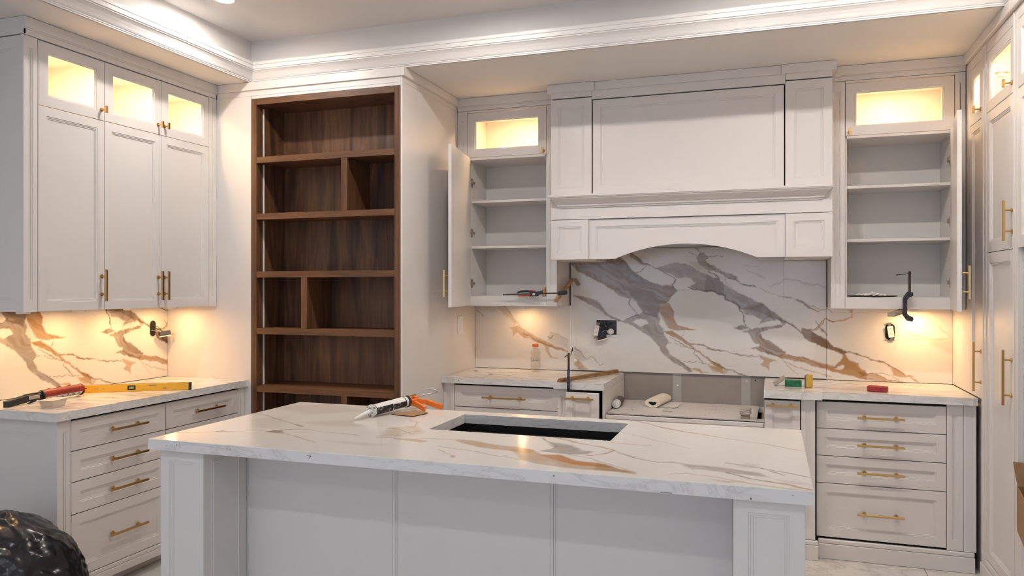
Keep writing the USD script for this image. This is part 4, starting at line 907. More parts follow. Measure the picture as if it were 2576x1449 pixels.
# ------------------------------------------------------------------ loose things
def frame(ax, up=(0, 0, 1)):      # rotation whose x axis is ax
    x = np.array(ax, float); x /= np.linalg.norm(x); z = np.array(up, float); z -= x*(z@x); z /= np.linalg.norm(z)
    return np.stack([x, np.cross(z, x), z], 1)
class Loc:                        # a local frame: points given as (along, left, up)
    def __init__(s, o, ax, up=(0, 0, 1)): s.o, s.R = np.array(o, float), frame(ax, up)
    def p(s, *q): return s.o+s.R@np.array(q, float)
    def box(s, mb, a0, a1, l0, l1, u0, u1, bev=.001): return mb.obox(s.p((a0+a1)/2, (l0+l1)/2, (u0+u1)/2), (abs(a1-a0), abs(l1-l0), abs(u1-u0)), s.R, bev)
    def lathe(s, mb, prof, at=(0, 0, 0), n=24): return mb.lathe(prof, s.p(*at), s.R[:, 0], n)
    def tube(s, mb, pts, r, n=8): return mb.tube([s.p(*q) for q in pts], r, n)
    def prism(s, mb, poly, l, d): return mb.prism(poly, s.p(0, l, 0), s.R[:, 0], s.R[:, 2], s.R[:, 1]*d)

# black rubbish bag
t = trimesh.creation.icosphere(5); v = t.vertices.copy(); d = v.copy()
ph = np.arctan2(d[:, 1], d[:, 0]); q = d*np.array([2.2, 2.2, 1.6])
rid = 1-np.abs(2*meshkit.fbm(q*1.6+5, 4, 3)-1)*2; rid2 = 1-np.abs(2*meshkit.fbm(q*4+[3, 1, 9], 3, 8)-1)*2
rr = 1+.055*rid+.022*rid2+.05*np.sin(3*ph+1)*(1-d[:, 2]**2)
v = d*rr[:, None]*np.array([.325, .315, .33]); v[:, 2] = np.where(v[:, 2] < -.22, -.22-(v[:, 2]+.22)*.05, v[:, 2]); v[:, 2] += -v[:, 2].min()
k = np.clip((v[:, 2]-.50)/.10, 0, 1); v[:, :2] *= (1-.25*k)[:, None]
v += [-2.975, 2.255, .001]; t.vertices = v
single('rubbish_bag', t, 'black_bag', 'full shiny black plastic rubbish bag on the floor at the lower left corner', 'rubbish bag', (-2.975, 2.255, 0), smooth=50)

# caulking gun, red half-barrel, on the left counter
L = Loc((-3.433, 2.845, .944), (.0, 1, .02)); t = thing('caulking_gun', 'dirty red and black caulking gun lying on the left counter', 'caulking gun', (-3.43, 2.86, .914))
b = MB(); a = np.linspace(math.radians(-12), math.radians(192), 25); ro, ri, n = .0285, .0268, 25
poly = Polygon([(ro*math.cos(x), ro*math.sin(x)) for x in a]+[(ri*math.cos(x), ri*math.sin(x)) for x in a[::-1]])
b.prism(poly, L.p(0, 0, 0), L.R[:, 1], L.R[:, 2], L.R[:, 0]*.222); part('half_barrel', b, 'red_metal', t, smooth=30)
b = MB()
for x in (.045, .105, .165): b.lathe([(0, 0), (.011, .0003), (.0085, .0012), (0, .0006)], L.p(x, .012, .0262), L.R@np.array([0, .42, .9]), 14)
part('barrel_hole', b, 'dark_void', t, kind='stuff')
b = MB(); L.lathe(b, [(0, .004), (.0245, .005), (.025, .02), (.025, .218), (.0225, .22), (0, .221)]); part('cartridge', b, 'tube_label', t, smooth=30)
b = MB(); L.lathe(b, [(.0285, .222), (.030, .2225), (.030, .228), (.008, .230), (.007, .236), (.0045, .262), (0, .2625)]); part('front_ring', b, 'red_metal', t, smooth=30)
b = MB(); L.lathe(b, [(0, -.006), (.027, -.005), (.0285, 0), (.0285, .004), (0, .005)]); part('end_plate', b, 'black_plastic', t, smooth=30)
b = MB(); L.box(b, -.095, -.004, -.016, .016, -.016, .016, .006); b.hull([L.p(*q) for q in ((-.19, -.015, -.027), (-.19, .015, -.027), (-.19, -.015, .001), (-.19, .015, .001), (-.197, 0, -.012), (-.085, -.017, -.017), (-.085, .017, -.017), (-.085, -.017, .014), (-.085, .017, .014))]); part('handle', b, 'black_plastic', t)
b = MB(); L.tube(b, [(-.145, 0, .012), (-.10, -.004, .020), (-.05, 0, .020), (.0, 0, .019)], .0035, 8); L.box(b, -.085, -.028, -.022, -.017, -.006, .010, .002); part('plunger_rod', b, 'steel', t)
b = MB(); b.hull([L.p(*q) for q in ((-.04, -.006, -.014), (-.04, .006, -.014), (-.085, -.006, -.029), (-.085, .006, -.029), (-.03, -.006, -.020), (-.03, .006, -.020), (-.08, .006, -.030), (-.08, -.006, -.030))]); part('trigger', b, 'black_plastic', t)

# clear plastic tub
L = Loc((-3.235, 2.742, .9145), (-.30, .95, 0)); t = thing('plastic_tub', 'small clear plastic tub in front of the red caulking gun', 'tub', (-3.235, 2.742, .914))
def tub(mb, loops):
    V, Fc = [], []
    for a, l, u in loops: V += [L.p(-a, -l, u), L.p(a, -l, u), L.p(a, l, u), L.p(-a, l, u)]
    for k in range(len(loops)-1):
        for j in range(4): p, q = 4*k+j, 4*k+(j+1) % 4; Fc += [(p, q, q+4), (p, q+4, p+4)]
    Fc += [(2, 1, 0), (3, 2, 0)]; e = 4*(len(loops)-1); Fc += [(e, e+1, e+2), (e, e+2, e+3)]; mb.add(V, Fc)
b = MB(); tub(b, [(.047, .027, 0), (.056, .034, .034), (.062, .039, .0345), (.062, .039, .036), (.055, .033, .036), (.046, .026, .002)]); part('bowl', b, 'clear_plastic', t)
b = MB(); L.box(b, -.063, .063, -.040, .040, .0362, .0375, .0005); part('lid', b, 'clear_plastic', t)

# spirit level
L = Loc((-3.538, 3.135, .9142), (.484, .318, 0)); t = thing('spirit_level', 'long yellow spirit level lying on the left counter', 'spirit level', (-3.29, 3.29, .914)); Lw = .578
b = MB(); L.box(b, .014, Lw-.014, 0, .020, 0, .041, .0015); part('beam', b, 'yellow_level', t)
b = MB(); L.box(b, .0, .014, -.001, .021, -.0001, .0418, .003); part('end_cap', b, 'black_plastic', t)
b = MB(); L.box(b, Lw-.014, Lw, -.001, .021, -.0001, .0418, .003); part('end_cap', b, 'black_plastic', t)
b = MB(); st = Polygon([(.252, .012), (.292, .012), (.292, .030), (.252, .030)]).buffer(-.008).buffer(.008); st = Polygon([(.258, .0125), (.290, .0125), (.290, .0295), (.258, .0295)]).buffer(.004); L.prism(b, st, .0002, -.0012); part('vial_window', b, 'black_plastic', t)
b = MB(); L.box(b, .263, .285, -.0022, -.001, .0155, .0265, .0008); part('vial', b, 'level_vial', t)
b = MB(); L.box(b, .02, Lw-.02, .003, .017, .0411, .0416, .0002); part('top_edge', b, 'black_plastic', t)
b = MB()
for x0, x1, u0, u1 in ((.36, .40, .028, .033), (.43, .45, .012, .016), (.09, .11, .018, .021)): L.box(b, x0, x1, -.0004, .0005, u0, u1, .0002)
part('scuff', b, 'stone_chip', t, kind='stuff')

# electrical boxes cut through the stone
def stadium(ca, cb, ha, hb_):
    from shapely.geometry import LineString
    return LineString([(ca, cb-hb_+ha), (ca, cb+hb_-ha)]).buffer(ha, quad_segs=10)
def receptacle(parent, L, name='receptacle', face='white_plastic'):      # a decorator duplex outlet: along = long side, up = outward
    b = MB(); L.box(b, -.034, .034, -.0165, .0165, .004, .011, .002); r = part(name, b, face, parent)
    b = MB()
    for k in (-1, 1):
        for l0, h in ((-.006, .0035), (.006, .0028)): L.box(b, k*.015-h, k*.015+h, l0-.0009, l0+.0009, .0108, .0115, .0002)
        L.box(b, k*.015-.0085, k*.015-.006, -.002, .002, .0108, .0115, .0004)
    part('slot', b, 'dark_void', r)
    b = MB(); L.box(b, -.052, .052, -.008, .008, .0015, .004, .0006); L.box(b, -.055, -.044, -.014, .014, .0015, .0035, .001); L.box(b, .044, .055, -.014, .014, .0015, .0035, .001); part('yoke', b, 'hinge_metal', r)
    b = MB(); L.box(b, -.033, .033, -.017, .017, -.026, .0015, .003); part('rear_body', b, 'bare_box', r)
# left wall, oval cutout with the outlet hanging out sideways
b = MB(); s0 = stadium(3.8085, 1.2270, .0245, .050); s1 = stadium(3.8085, 1.2270, .0230, .0485)
t = thing('outlet_box', 'oval hole in the left backsplash with an unfitted outlet hanging out on its wires', 'outlet', (XBS, 3.8085, 1.177))
b.prism(s0, (XBS+.0003, 0, 0), (0, 1, 0), (0, 0, 1), (.0012, 0, 0)); part('box', b, 'dark_void', t)
b = MB(); b.prism(s0.difference(s1), (XBS+.0003, 0, 0), (0, 1, 0), (0, 0, 1), (.0030, 0, 0)); part('rim', b, 'grey_wood', t)
L = Loc((XBS+.046, 3.862, 1.184), (.55, .80, .12), (.1, .0, -1)); receptacle(t, L)
b = MB(); b.tube([(XBS+.002, 3.800, 1.245), (XBS+.03, 3.822, 1.236), (XBS+.045, 3.845, 1.205), (XBS+.04, 3.86, 1.195)], .0018, 6); b.tube([(XBS+.002, 3.805, 1.225), (XBS+.02, 3.83, 1.222), (XBS+.035, 3.84, 1.20)], .0018, 6); part('wire', b, 'wire_black', t)
b = MB(); b.tube([(XBS+.002, 3.795, 1.215), (XBS+.025, 3.815, 1.217), (XBS+.04, 3.84, 1.205), (XBS+.05, 3.85, 1.19)], .0018, 6); part('wire', b, 'wire_white', t)
# back wall, square cutout
t = thing('outlet_box', 'square dark opening in the backsplash with loose wires and a dangling white outlet', 'outlet', (-1.048, YBS, 1.166))
h0, h1, g0, g1 = HOLE; b = MB()
for q in ((h0, h0+.003, g0, g1), (h1-.003, h1, g0, g1), (h0, h1, g0, g0+.003), (h0, h1, g1-.003, g1)): b.box(q[0]+.0003, q[1]-.0003, YBS-.0006, YBS+.0115, q[2]+.0003, q[3]-.0003, .0005)
b.box(h0+.0004, h1-.0004, YBS+.0085, YBS+.0118, g0+.0004, g1-.0004, 0); part('box', b, 'bare_box', t)
b = MB(); rg = np.random.default_rng(5)
for k in range(14):
    p0 = np.array([rg.uniform(h0+.02, h1-.02), YBS+.006, rg.uniform(g0+.02, g1-.01)]); p2 = np.array([rg.uniform(h0+.02, h1-.01), YBS-.002, rg.uniform(g0+.01, g1-.02)]); m_ = (p0+p2)/2+[rg.uniform(-.02, .02), -rg.uniform(.008, .02), rg.uniform(-.02, .02)]
    tt = np.linspace(0, 1, 9)[:, None]; b.tube((1-tt)**2*p0+2*tt*(1-tt)*m_+tt**2*p2, .0014, 5)
part('wire', b, 'wire_black', t, kind='stuff')
b = MB()
for k in range(5):
    p0 = np.array([rg.uniform(h0+.02, h1-.02), YBS+.005, rg.uniform(g0+.03, g1-.02)]); p2 = p0+[rg.uniform(-.03, .03), 0, -.03]; m_ = (p0+p2)/2+[rg.uniform(-.02, .02), -.02, 0]
    tt = np.linspace(0, 1, 9)[:, None]; b.tube((1-tt)**2*p0+2*tt*(1-tt)*m_+tt**2*p2, .0013, 5)
part('wire', b, 'wire_white', t, kind='stuff')
receptacle(t, Loc((-1.107, YBS-.030, 1.193), (-.16, -.1, -.95), (-.35, -1, .0)))
ic = trimesh.creation.icosphere(3); v = ic.vertices; ic.vertices = v*(.80+.5*meshkit.fbm(v*3+4, 3, 2))[:, None]*[.021, .012, .018]+[-1.018, YBS-.014, 1.188]; part('tape_bundle', ic, 'paper_white', t)
b = MB(); LL = Loc((-1.075, YBS-.018, 1.150), (.95, -.05, .28), (0, -1, .35)); LL.box(b, -.030, .030, -.016, .016, 0, .010, .002); part('black_outlet', b, 'black_plastic', t)
b = MB(); LL.box(b, -.036, .038, -.024, -.017, .002, .008, .001); part('metal_plate', b, 'trim_paint', t)
# back wall, right oval with a crooked outlet
t = thing('outlet_box', 'oval hole in the right backsplash with a crooked white outlet in it', 'outlet', (.679, YBS, 1.166))
s0 = stadium(.6785, 1.2165, .0265, .0505); b = MB(); b.prism(s0, (0, YBS-.0003, 0), (1, 0, 0), (0, 0, 1), (0, -.0014, 0)); part('box', b, 'dark_void', t)
receptacle(t, Loc((.6795, YBS-.006, 1.2175), (.155, 0, -.985), (0, -1, 0)))
b = MB(); b.box(.630, .735, YBS-.0004, YBS+.001, 1.2690, 1.2700, 0); b.box(.632, .735, YBS-.0004, YBS+.001, 1.1635, 1.1645, 0); b.box(.7055, .7062, YBS-.0004, YBS+.001, 1.106, 1.163, 0)
b.box(-.972, -.955, YBS-.0004, YBS+.001, 1.166, 1.1672, 0); b.box(-.972, -.960, YBS-.0004, YBS+.001, 1.264, 1.2652, 0); part('pencil_mark', b, 'stone_chip', Node('/World/backsplash', (-.49, YBS, .9155)), kind='stuff')

# light switch on the bookcase's side panel
FW = Face((-1.9955, 0, 0), (0, 1, 0)); t = thing('light_switch', 'white rocker switch plate on the white side panel beside the bookcase', 'light switch', (-1.995, 4.787, 1.165))
b = MB(); FW.box(b, 4.747, 4.827, 1.167, 1.291, .0004, .0065, .002); part('plate', b, 'white_plastic', t)
b = MB(); panel(b, FW, 4.770, 4.804, 1.196, 1.262, .003, [(.0015, 0), (.002, -.001)], c=.0085); part('rocker', b, 'trim_paint', t)
b = MB(); FW.box(b, 4.777, 4.797, 1.203, 1.226, .0085, .0105, .001); FW.box(b, 4.777, 4.797, 1.232, 1.255, .0085, .0095, .001); part('button', b, 'white_plastic', t)

# bottle
t = thing('bottle', 'empty clear plastic bottle with an orange cap on the counter', 'bottle', (-1.512, 4.955, .914))
b = MB(); b.lathe([(0, .003), (.024, .001), (.031, .004), (.0325, .012), (.0325, .050), (.0305, .054), (.0305, .060), (.0325, .064), (.0325, .098), (.0305, .102), (.0290, .108), (.0310, .114), (.0325, .126), (.0310, .138), (.0240, .150), (.0180, .157), (.0165, .163), (.0165, .172), (0, .1725)], (-1.512, 4.955, .914), (0, 0, 1), 32)
for k in range(10):
    a = k*math.pi/5; b.box(-.0025, .0025, -.0335, -.0315, .068, .095, .001, R=rot((0, 0, 1), math.degrees(a)), at=np.array([0, 0, .08])); b.v[-1] = b.v[-1]+np.array([-1.512, 4.955, .914])
part('body', b, 'clear_plastic', t, smooth=35)
b = MB(); b.lathe([(0, .187), (.0195, .1865), (.0205, .184), (.0205, .169), (.0190, .168), (0, .168)][::-1], (-1.512, 4.955, .914), (0, 0, 1), 24); part('cap', b, 'cap_orange', t, smooth=35)
b = MB(); b.lathe([(.0328, .066), (.0329, .066), (.0329, .072), (.0328, .072)], (-1.512, 4.955, .914), (0, 0, 1), 24); part('ring', b, 'wire_white', t, smooth=35)

# C-clamps
def c_clamp(name, label, o, ax, top, jaw, low, reach, wood, mid_a=0.0):
    """o: point under the screw; ax: horizontal direction from the screw towards the spine; heights are absolute."""
    L = Loc((o[0], o[1], 0), ax); t = thing(name, label, 'clamp', (o[0], o[1], low))
    b = MB(); w = .0085
    out = Polygon([(-.016, jaw-.020), (-.016, jaw), (.010, jaw+.004), (reach, jaw-.006), (reach+.016, jaw-.034), (reach+.016, low+.022), (reach-.004, low-.008), (-.012, low-.014), (-.018, low), (-.014, low+.012), (reach-.016, low+.018), (reach-.004, low+.03), (reach-.004, jaw-.042), (reach-.018, jaw-.024), (.016, jaw-.022)]).buffer(-.003).buffer(.003)
    L.prism(b, out, -w, 2*w); part('frame', b, 'clamp_iron', t)
    b = MB(); b.tube([L.p(0, 0, z) for z in (wood+.006, jaw, (jaw+top)/2, top)], .0062, 12); b.lathe([(.0062, 0), (.0072, .001), (.0072, .006), (0, .0065)], L.p(0, 0, top), (0, 0, 1), 12); part('screw', b, 'screw_steel', t, smooth=35)
    b = MB(); b.lathe([(0, 0), (.012, .0005), (.011, .004), (.006, .008), (0, .008)], L.p(0, 0, wood), (0, 0, 1), 16); part('swivel_pad', b, 'black_plastic', t, smooth=35)
    return t, L
t, L = c_clamp('c_clamp', 'rusty iron C-clamp gripping the edge of the counter left of the cooker gap', (-1.150, 4.452), (.22, -1, 0), 1.084, .990, .868, .040, .9142)
b = MB(); b.tube([(-1.172, 4.440, 1.070), (-1.150, 4.452, 1.076), (-1.146, 4.455, 1.078)], .0028, 8); part('tommy_bar', b, 'screw_steel', t)
t, L = c_clamp('c_clamp', 'blue-black iron C-clamp holding a wood strip under the open right wall cabinet', (.7255, 4.700), (-1, -.12, 0), 1.566, 1.456, 1.308, .018, 1.4287)
b = MB(); b.tube([(.660, 4.690, 1.552), (.700, 4.696, 1.5565), (.733, 4.700, 1.5605)], .0022, 8); b.tube([(.658, 4.690, 1.552), (.664, 4.6905, 1.5523)], .0038, 8); part('tommy_bar', b, 'screw_steel', t)

# bar clamp with its wood in the left open cabinet
L = Loc((-1.655, 4.700, 1.4365), (1, 0, .030)); t = thing('bar_clamp', 'black and red quick bar clamp across the bottom of the open left cabinet', 'clamp', (-1.45, 4.70, 1.43))
b = MB(); L.box(b, 0, .405, -.003, .003, -.004, .004, .0008); part('bar', b, 'screw_steel', t)
b = MB(); L.box(b, .372, .418, -.010, .010, -.014, .012, .005); L.box(b, .392, .432, -.011, .011, -.008, .014, .005); L.box(b, .405, .425, -.008, .030, -.012, .012, .004); part('fixed_jaw', b, 'black_plastic', t)
b = MB(); L.box(b, .188, .240, -.012, .012, -.016, .014, .003); b.hull([L.p(*q) for q in ((.235, -.010, -.012), (.235, .010, -.012), (.235, -.010, .012), (.235, .010, .012), (.270, -.008, .002), (.270, .008, .002), (.270, -.008, .020), (.270, .008, .020))]); part('sliding_jaw', b, 'black_plastic', t)
b = MB(); b.tube([L.p(*q) for q in ((.195, 0, .013), (.165, 0, .018), (.125, 0, .017), (.100, 0, .010))], [.006, .0075, .0075, .005], 10); part('grip', b, 'black_plastic', t, smooth=40)
b = MB(); b.tube([L.p(*q) for q in ((.222, 0, .016), (.195, 0, .019), (.178, 0, .020))], .005, 8); b.tube([L.p(*q) for q in ((.190, 0, -.012), (.150, 0, -.010), (.105, 0, -.011))], [.004, .0045, .003], 8); part('red_trigger', b, 'red_plastic', t, smooth=40)
b = MB(); L.box(b, .205, .222, -.0128, -.0115, -.009, .003, .0004); part('badge', b, 'wire_white', t)
b = MB(); LL = Loc((-1.393, 4.762, 1.4287), (1, 0, .0)); LL.box(b, -.011, .011, -.012, .012, 0, .056, .0015); single('wood_block', b, 'scrap_wood', 'small wood block standing in the open left cabinet beside the bar clamp', 'wood block', (-1.393, 4.762, 1.4287))
A, Bq = np.array([-1.2875, 4.655, 1.3995]), np.array([-1.2705, 5.02, 1.536]); LL = Loc(A, Bq-A, (1, 0, 0)); b = MB(); LL.box(b, 0, np.linalg.norm(Bq-A), -.0125, .0125, -.009, .009, .001)
single('wood_stick', b, 'scrap_wood', 'slanting scrap wood stick held by the bar clamp against the side of the left cabinet', 'wood stick', tuple(A))
b = MB(); LL = Loc((-1.2445, 5.035, 1.520), (.55, -.2, -.80)); LL.box(b, -.026, .026, -.010, .010, -.009, .009, .001); single('wood_block', b, 'grey_wood', 'small dark wood block at the upper end of the slanting stick beside the hood', 'wood block', (-1.2445, 5.035, 1.50))
A, Bq = np.array([.603, 4.470, 1.3395]), np.array([.735, 4.955, 1.3500]); LL = Loc(A, Bq-A); b = MB(); LL.box(b, 0, np.linalg.norm(Bq-A), -.019, .019, -.011, .0095, .001)
single('wood_strip', b, 'grey_wood', 'weathered wood strip clamped under the open right wall cabinet', 'wood strip', tuple(A))
for k, (p0, p1, w, z, h, lab) in enumerate((((-1.206, 4.437), (-.965, 5.062), .030, .9143, .010, 'bottom wood strip of the loose bundle lying across the left counter'), ((-1.190, 4.450), (-.975, 5.058), .024, .9246, .011, 'top wood strip of the loose bundle lying across the left counter'), ((-1.219, 4.475), (-1.004, 5.050), .014, .9143, .016, 'narrow wood strip at the back of the bundle lying across the left counter'))):
    A, Bq = np.array([*p0, z]), np.array([*p1, z]); LL = Loc(A, Bq-A); b = MB(); LL.box(b, 0, np.linalg.norm(Bq-A), -w/2, w/2, 0, h, .001); single('wood_strip', b, 'strip_wood', lab, 'wood strip', tuple(A))
# tray with crumpled white scraps
t = thing('tray', 'thin dark tray with white crumbs in the open right wall cabinet', 'tray', (.56, 4.86, 1.4287))
b = MB(); b.lathe([(0, 0), (.118, 0), (.134, .006), (.136, .0075), (.131, .0072), (.116, .0030), (0, .0028)], (.558, 4.885, 1.4289), (0, 0, 1), 36); part('dish', b, 'tray_maroon', t, smooth=40)
b = MB(); rg = np.random.default_rng(9)
for k in range(90):
    r, a = .085*math.sqrt(rg.uniform()), rg.uniform(0, 6.283); s = rg.uniform(.004, .009); ic = trimesh.creation.icosphere(1, s); hgt = .017*max(0, 1-r/.09)*rg.uniform(.3, 1.2); ic.vertices = ic.vertices*[1.4, 1.4, .8]+[.552+r*math.cos(a), 4.875+r*math.sin(a), 1.4330+s*.6+hgt]; b.tm(ic)
part('crumb', b, 'powder', t, kind='stuff')

# sponges and pads on the right counter
def pad(name, mat, label, c, size, R, cat='sponge', layer=None):
    t = thing(name, label, cat, c); g = trimesh.creation.box(size); g = g.subdivide().subdivide().subdivide(); v = g.vertices.copy(); h = np.array(size)/2
    r_ = .0035; core = np.clip(v, -(h-r_), h-r_); dd = v-core; nn = np.linalg.norm(dd, axis=1, keepdims=True); v = core+np.where(nn > 0, dd/np.maximum(nn, 1e-9)*r_, 0)
    v *= (1+.03*(meshkit.fbm(v*70+8, 3, 4)-.5))[:, None]; g.vertices = v@R.T+np.array(c); part('body', g, mat, t, smooth=50)
    if layer:
        b = MB(); b.obox(np.array(c)+R@np.array([-size[0]/2-.004, 0, 0]), (.008, size[1]*.985, size[2]*.985), R, .002); part('scouring_layer', b, layer, t)
    return t
pad('sponge', 'sponge_green', 'green sponge block lying on the right counter', (.122, 4.690, .9312), (.090, .062, .034), rot((0, 0, 1), -3))
pad('sponge', 'sponge_yellow', 'yellow sponge with a dark scouring side standing on end on the right counter', (.2080, 4.668, .9495), (.024, .075, .070), rot((0, 0, 1), -14), layer='sponge_scour')
pad('sponge', 'sponge_grey', 'grey-brown sanding block leaning against the green sponge', (.0465, 4.690, .9435), (.070, .052, .024), rot((0, 0, 1), -6)@rot((0, 1, 0), -36), 'sanding block')
pad('sponge', 'sponge_red', 'flat dark red sanding pad on the right counter', (.553, 4.600, .9290), (.100, .068, .028), rot((0, 0, 1), -14), 'sanding pad')

# things on the cooker base
L = Loc((-.9035, 4.655, .7640), (-.05, 1, 0)); t = thing('sealant_cartridge', 'white sealant cartridge with a dark red and green label lying in the cooker gap', 'cartridge', (-.905, 4.76, .738))
b = MB(); L.lathe(b, [(0, -.028), (.006, -.027), (.0075, -.010), (.010, -.004), (.0225, -.003), (.0250, .002), (.0250, .052), (0, .052)]); part('nozzle_end', b, 'tube_white', t, smooth=30)
b = MB(); L.lathe(b, [(0, .052), (.0252, .0525), (.0252, .085), (0, .085)]); part('green_band', b, 'tube_green', t, smooth=30)
b = MB(); L.lathe(b, [(0, .085), (.0252, .0855), (.0252, .208), (.0225, .210), (0, .208)]); part('label', b, 'tube_maroon', t, smooth=30)
b = MB()
for k, (a0, l) in enumerate(((.070, .045), (.085, .035))):
    for j in range(7):
        aa = math.radians(35+9*j+(k*4)); rr_ = .0256; b.obox(L.p(a0+.004*(j % 3)+l/2*0, rr_*math.cos(aa), rr_*math.sin(aa)), (.016-.003*(j % 2), .0025, .001), L.R@rot((1, 0, 0), math.degrees(aa)-90), .0002)
part('lettering', b, 'paint_white_mark', t, kind='stuff')
L = Loc((-.697, 4.770, .7655), (.036, .27, 0)); t = thing('paper_towel_roll', 'squashed white paper towel roll with a loose sheet in the cooker gap', 'paper towel', (-.68, 4.9, .738))
b = MB(); n = 40; a = np.linspace(0, 2*math.pi, n, endpoint=False)
def ell(A_, B_, x): return np.array([L.p(x, A_*math.cos(q), B_*math.sin(q)+(.004*math.cos(2*q) if A_ < .03 else 0)) for q in a])
rings = [ell(.0475, .027, .003), ell(.049, .0275, .006), ell(.049, .0275, .270), ell(.0475, .027, .273), ell(.027, .011, .273), ell(.027, .011, .0), ell(.047, .0268, .001), ell(.0475, .027, .003)]
V = np.vstack(rings); Fc = []
for k in range(len(rings)-1):
    for j in range(n): p, q = k*n+j, k*n+(j+1) % n; Fc += [(p, q, q+n), (p, q+n, p+n)]
b.add(V, Fc); tmq = b.mesh(); trimesh.repair.fix_normals(tmq); part('roll', tmq, 'paper_towel', t, smooth=40)
b = MB(); rr_ = [ell(.0265, .0105, .012), ell(.0265, .0105, .26)]; b.add(np.vstack(rr_), [(j, n+j, n+(j+1) % n) for j in range(n)]+[(j, n+(j+1) % n, (j+1) % n) for j in range(n)]); b.add(np.vstack([rr_[0], L.p(.012, 0, 0)]), [(j, (j+1) % n, n) for j in range(n)]); part('core', b, 'dark_void', t)
b = MB(); g = np.linspace(0, 1, 14); P = np.zeros((14, 14, 3))
for i, u in enumerate(g):
    for j, w in enumerate(g): P[i, j] = L.p(.012+.25*w+.012*math.sin(5*w+2*u)*u, -(.030+.105*u+.008*math.sin(7*w)*u), -.0268+.0035*abs(math.sin(4*u+3*w))*u+.001)
b.quadgrid(P); P2 = P.copy(); P2[..., 2] -= .0006; b.quadgrid(P2[::-1]); part('loose_sheet', b, 'paper_white', t, smooth=True)
L = Loc((-.137, 4.535, .7382), (1, -.12, 0)); t = thing('paper_stack', 'small stack of folded sandpaper on a wood offcut at the right of the cooker gap', 'sandpaper', (-.137, 4.535, .738))
b = MB(); L.box(b, -.022, .022, -.024, .024, 0, .026, .001); part('wood_offcut', b, 'grey_wood', t)
for k in range(5):
    b = MB(); LL = Loc(L.p(0, 0, .0263+.0062*k), (1, -.12+.05*(k % 3-1), .03*(k == 4))); LL.box(b, -.028, .028, -.032, .032, 0, .0052, .001); part('sheet', b, 'paper_white' if k % 2 else 'sponge_grey', t)
b = MB(); b.tube([(-.168, 4.52, .7745), (-.150, 4.515, .7715), (-.135, 4.512, .7740), (-.122, 4.51, .7790)], .0025, 6); part('curled_edge', b, 'stone_chip', t)
b = MB(); L = Loc((-.590, 4.650, .7384), (1, -.05, 0)); L.box(b, -.030, .030, -.004, .004, 0, .003, .001); single('shim', b, 'stone_chip', 'thin grey shim lying in front of the paper towel roll', 'shim', (-.59, 4.65, .738))
b = MB(); rg = np.random.default_rng(12)
for k in range(46):
    x, y = rg.uniform(-.90, -.10), rg.uniform(4.53, 4.98); s = rg.uniform(.0012, .0045)
    if -.76 < x < -.50: continue
    b.lathe([(0, 0), (s, .0002), (s*.5, .0012), (0, .0013)], (x, y, .7382), (0, 0, 1), 6)
for k in range(26): s = rg.uniform(.001, .004); b.lathe([(0, 0), (s, .0002), (s*.5, .0008), (0, .0009)], (rg.normal(-.83, .03), rg.normal(4.64, .03), .7382), (0, 0, 1), 6)
single('debris', b, 'stone_chip', 'scattered crumbs of debris on the white board in the cooker gap', 'debris', (-.5, 4.75, .738), kind='stuff')

# orange caulking gun on the island
L = Loc((-1.659, 2.972, .9415), (.250, .958, .055)); t = thing('caulking_gun', 'orange caulking gun with a white sealant tube lying on the island', 'caulking gun', (-1.60, 3.12, .914))
b = MB(); L.lathe(b, [(0, .004), (.0240, .004), (.0245, .012), (.0245, .060), (.0247, .0605), (.0247, .206), (.0245, .2065), (.0245, .224), (0, .225)], n=32); part('cartridge', b, 'tube_white', t, smooth=30)
b = MB(); a = np.linspace(math.radians(-120), math.radians(60), 19)       # dark printed panel round the side that faces the room
for x0, x1, a0, a1 in ((.012, .118, -150, -62), (.122, .205, -135, -70)):
    q = np.radians(np.linspace(a0, a1, 9)+180-90+0); P = np.array([[L.p(x, .02495*math.sin(w)*-1, .02495*math.cos(w)) for w in np.radians(np.linspace(a0, a1, 9))*-1] for x in np.linspace(x0, x1, 8)]); b.quadgrid(P); b.quadgrid(P[::-1])
part('printed_label', b, 'tube_label_dark', t, smooth=True)
b = MB(); L.lathe(b, [(.0249, .225), (.0270, .2255), (.0270, .240), (.0249, .241), (0, .241)], n=28); L.lathe(b, [(.0249, .204), (.0252, .2042), (.0252, .2090), (.0249, .2092)], n=28); L.lathe(b, [(.0249, .012), (.0252, .0122), (.0252, .0150), (.0249, .0152)], n=28); part('black_band', b, 'black_plastic', t, smooth=30)
b = MB(); L.lathe(b, [(0, -.004), (.020, -.004), (.0275, -.002), (.0275, .004), (.0245, .0045)], n=28); 
for k in range(9): q = rg.uniform(0, 6.28); ic = trimesh.creation.icosphere(2, rg.uniform(.006, .010)); ic.vertices = (ic.vertices*[1, .9, .9])@L.R.T+L.p(rg.uniform(-.012, .006), .020*math.cos(q), max(-.018, .020*math.sin(q))); b.tm(ic)
part('front_cap', b, 'silicone_mess', t, smooth=40)
b = MB(); L.lathe(b, [(.012, -.003), (.0095, -.012), (.0075, -.045), (.0045, -.085), (.0030, -.098), (0, -.0985)][::-1], n=20); v, f = b.arrays(); c0 = L.p(-.003, 0, 0); dv = v-c0; al = np.clip(dv@-L.R[:, 0], 0, 1); v = v+np.array([-.04, .02, -.155])*al[:, None]**1.0; b = MB(); b.add(v, f); part('nozzle', b, 'tube_white', t, smooth=40)
b = MB(); L.box(b, .236, .282, .010, .024, -.010, .020, .003); L.box(b, .236, .282, -.026, -.014, -.020, .008, .003); L.box(b, .238, .250, -.024, .022, -.022, .022, .004); L.box(b, .276, .300, -.018, .018, -.014, .016, .003); part('yoke', b, 'orange_plastic', t)
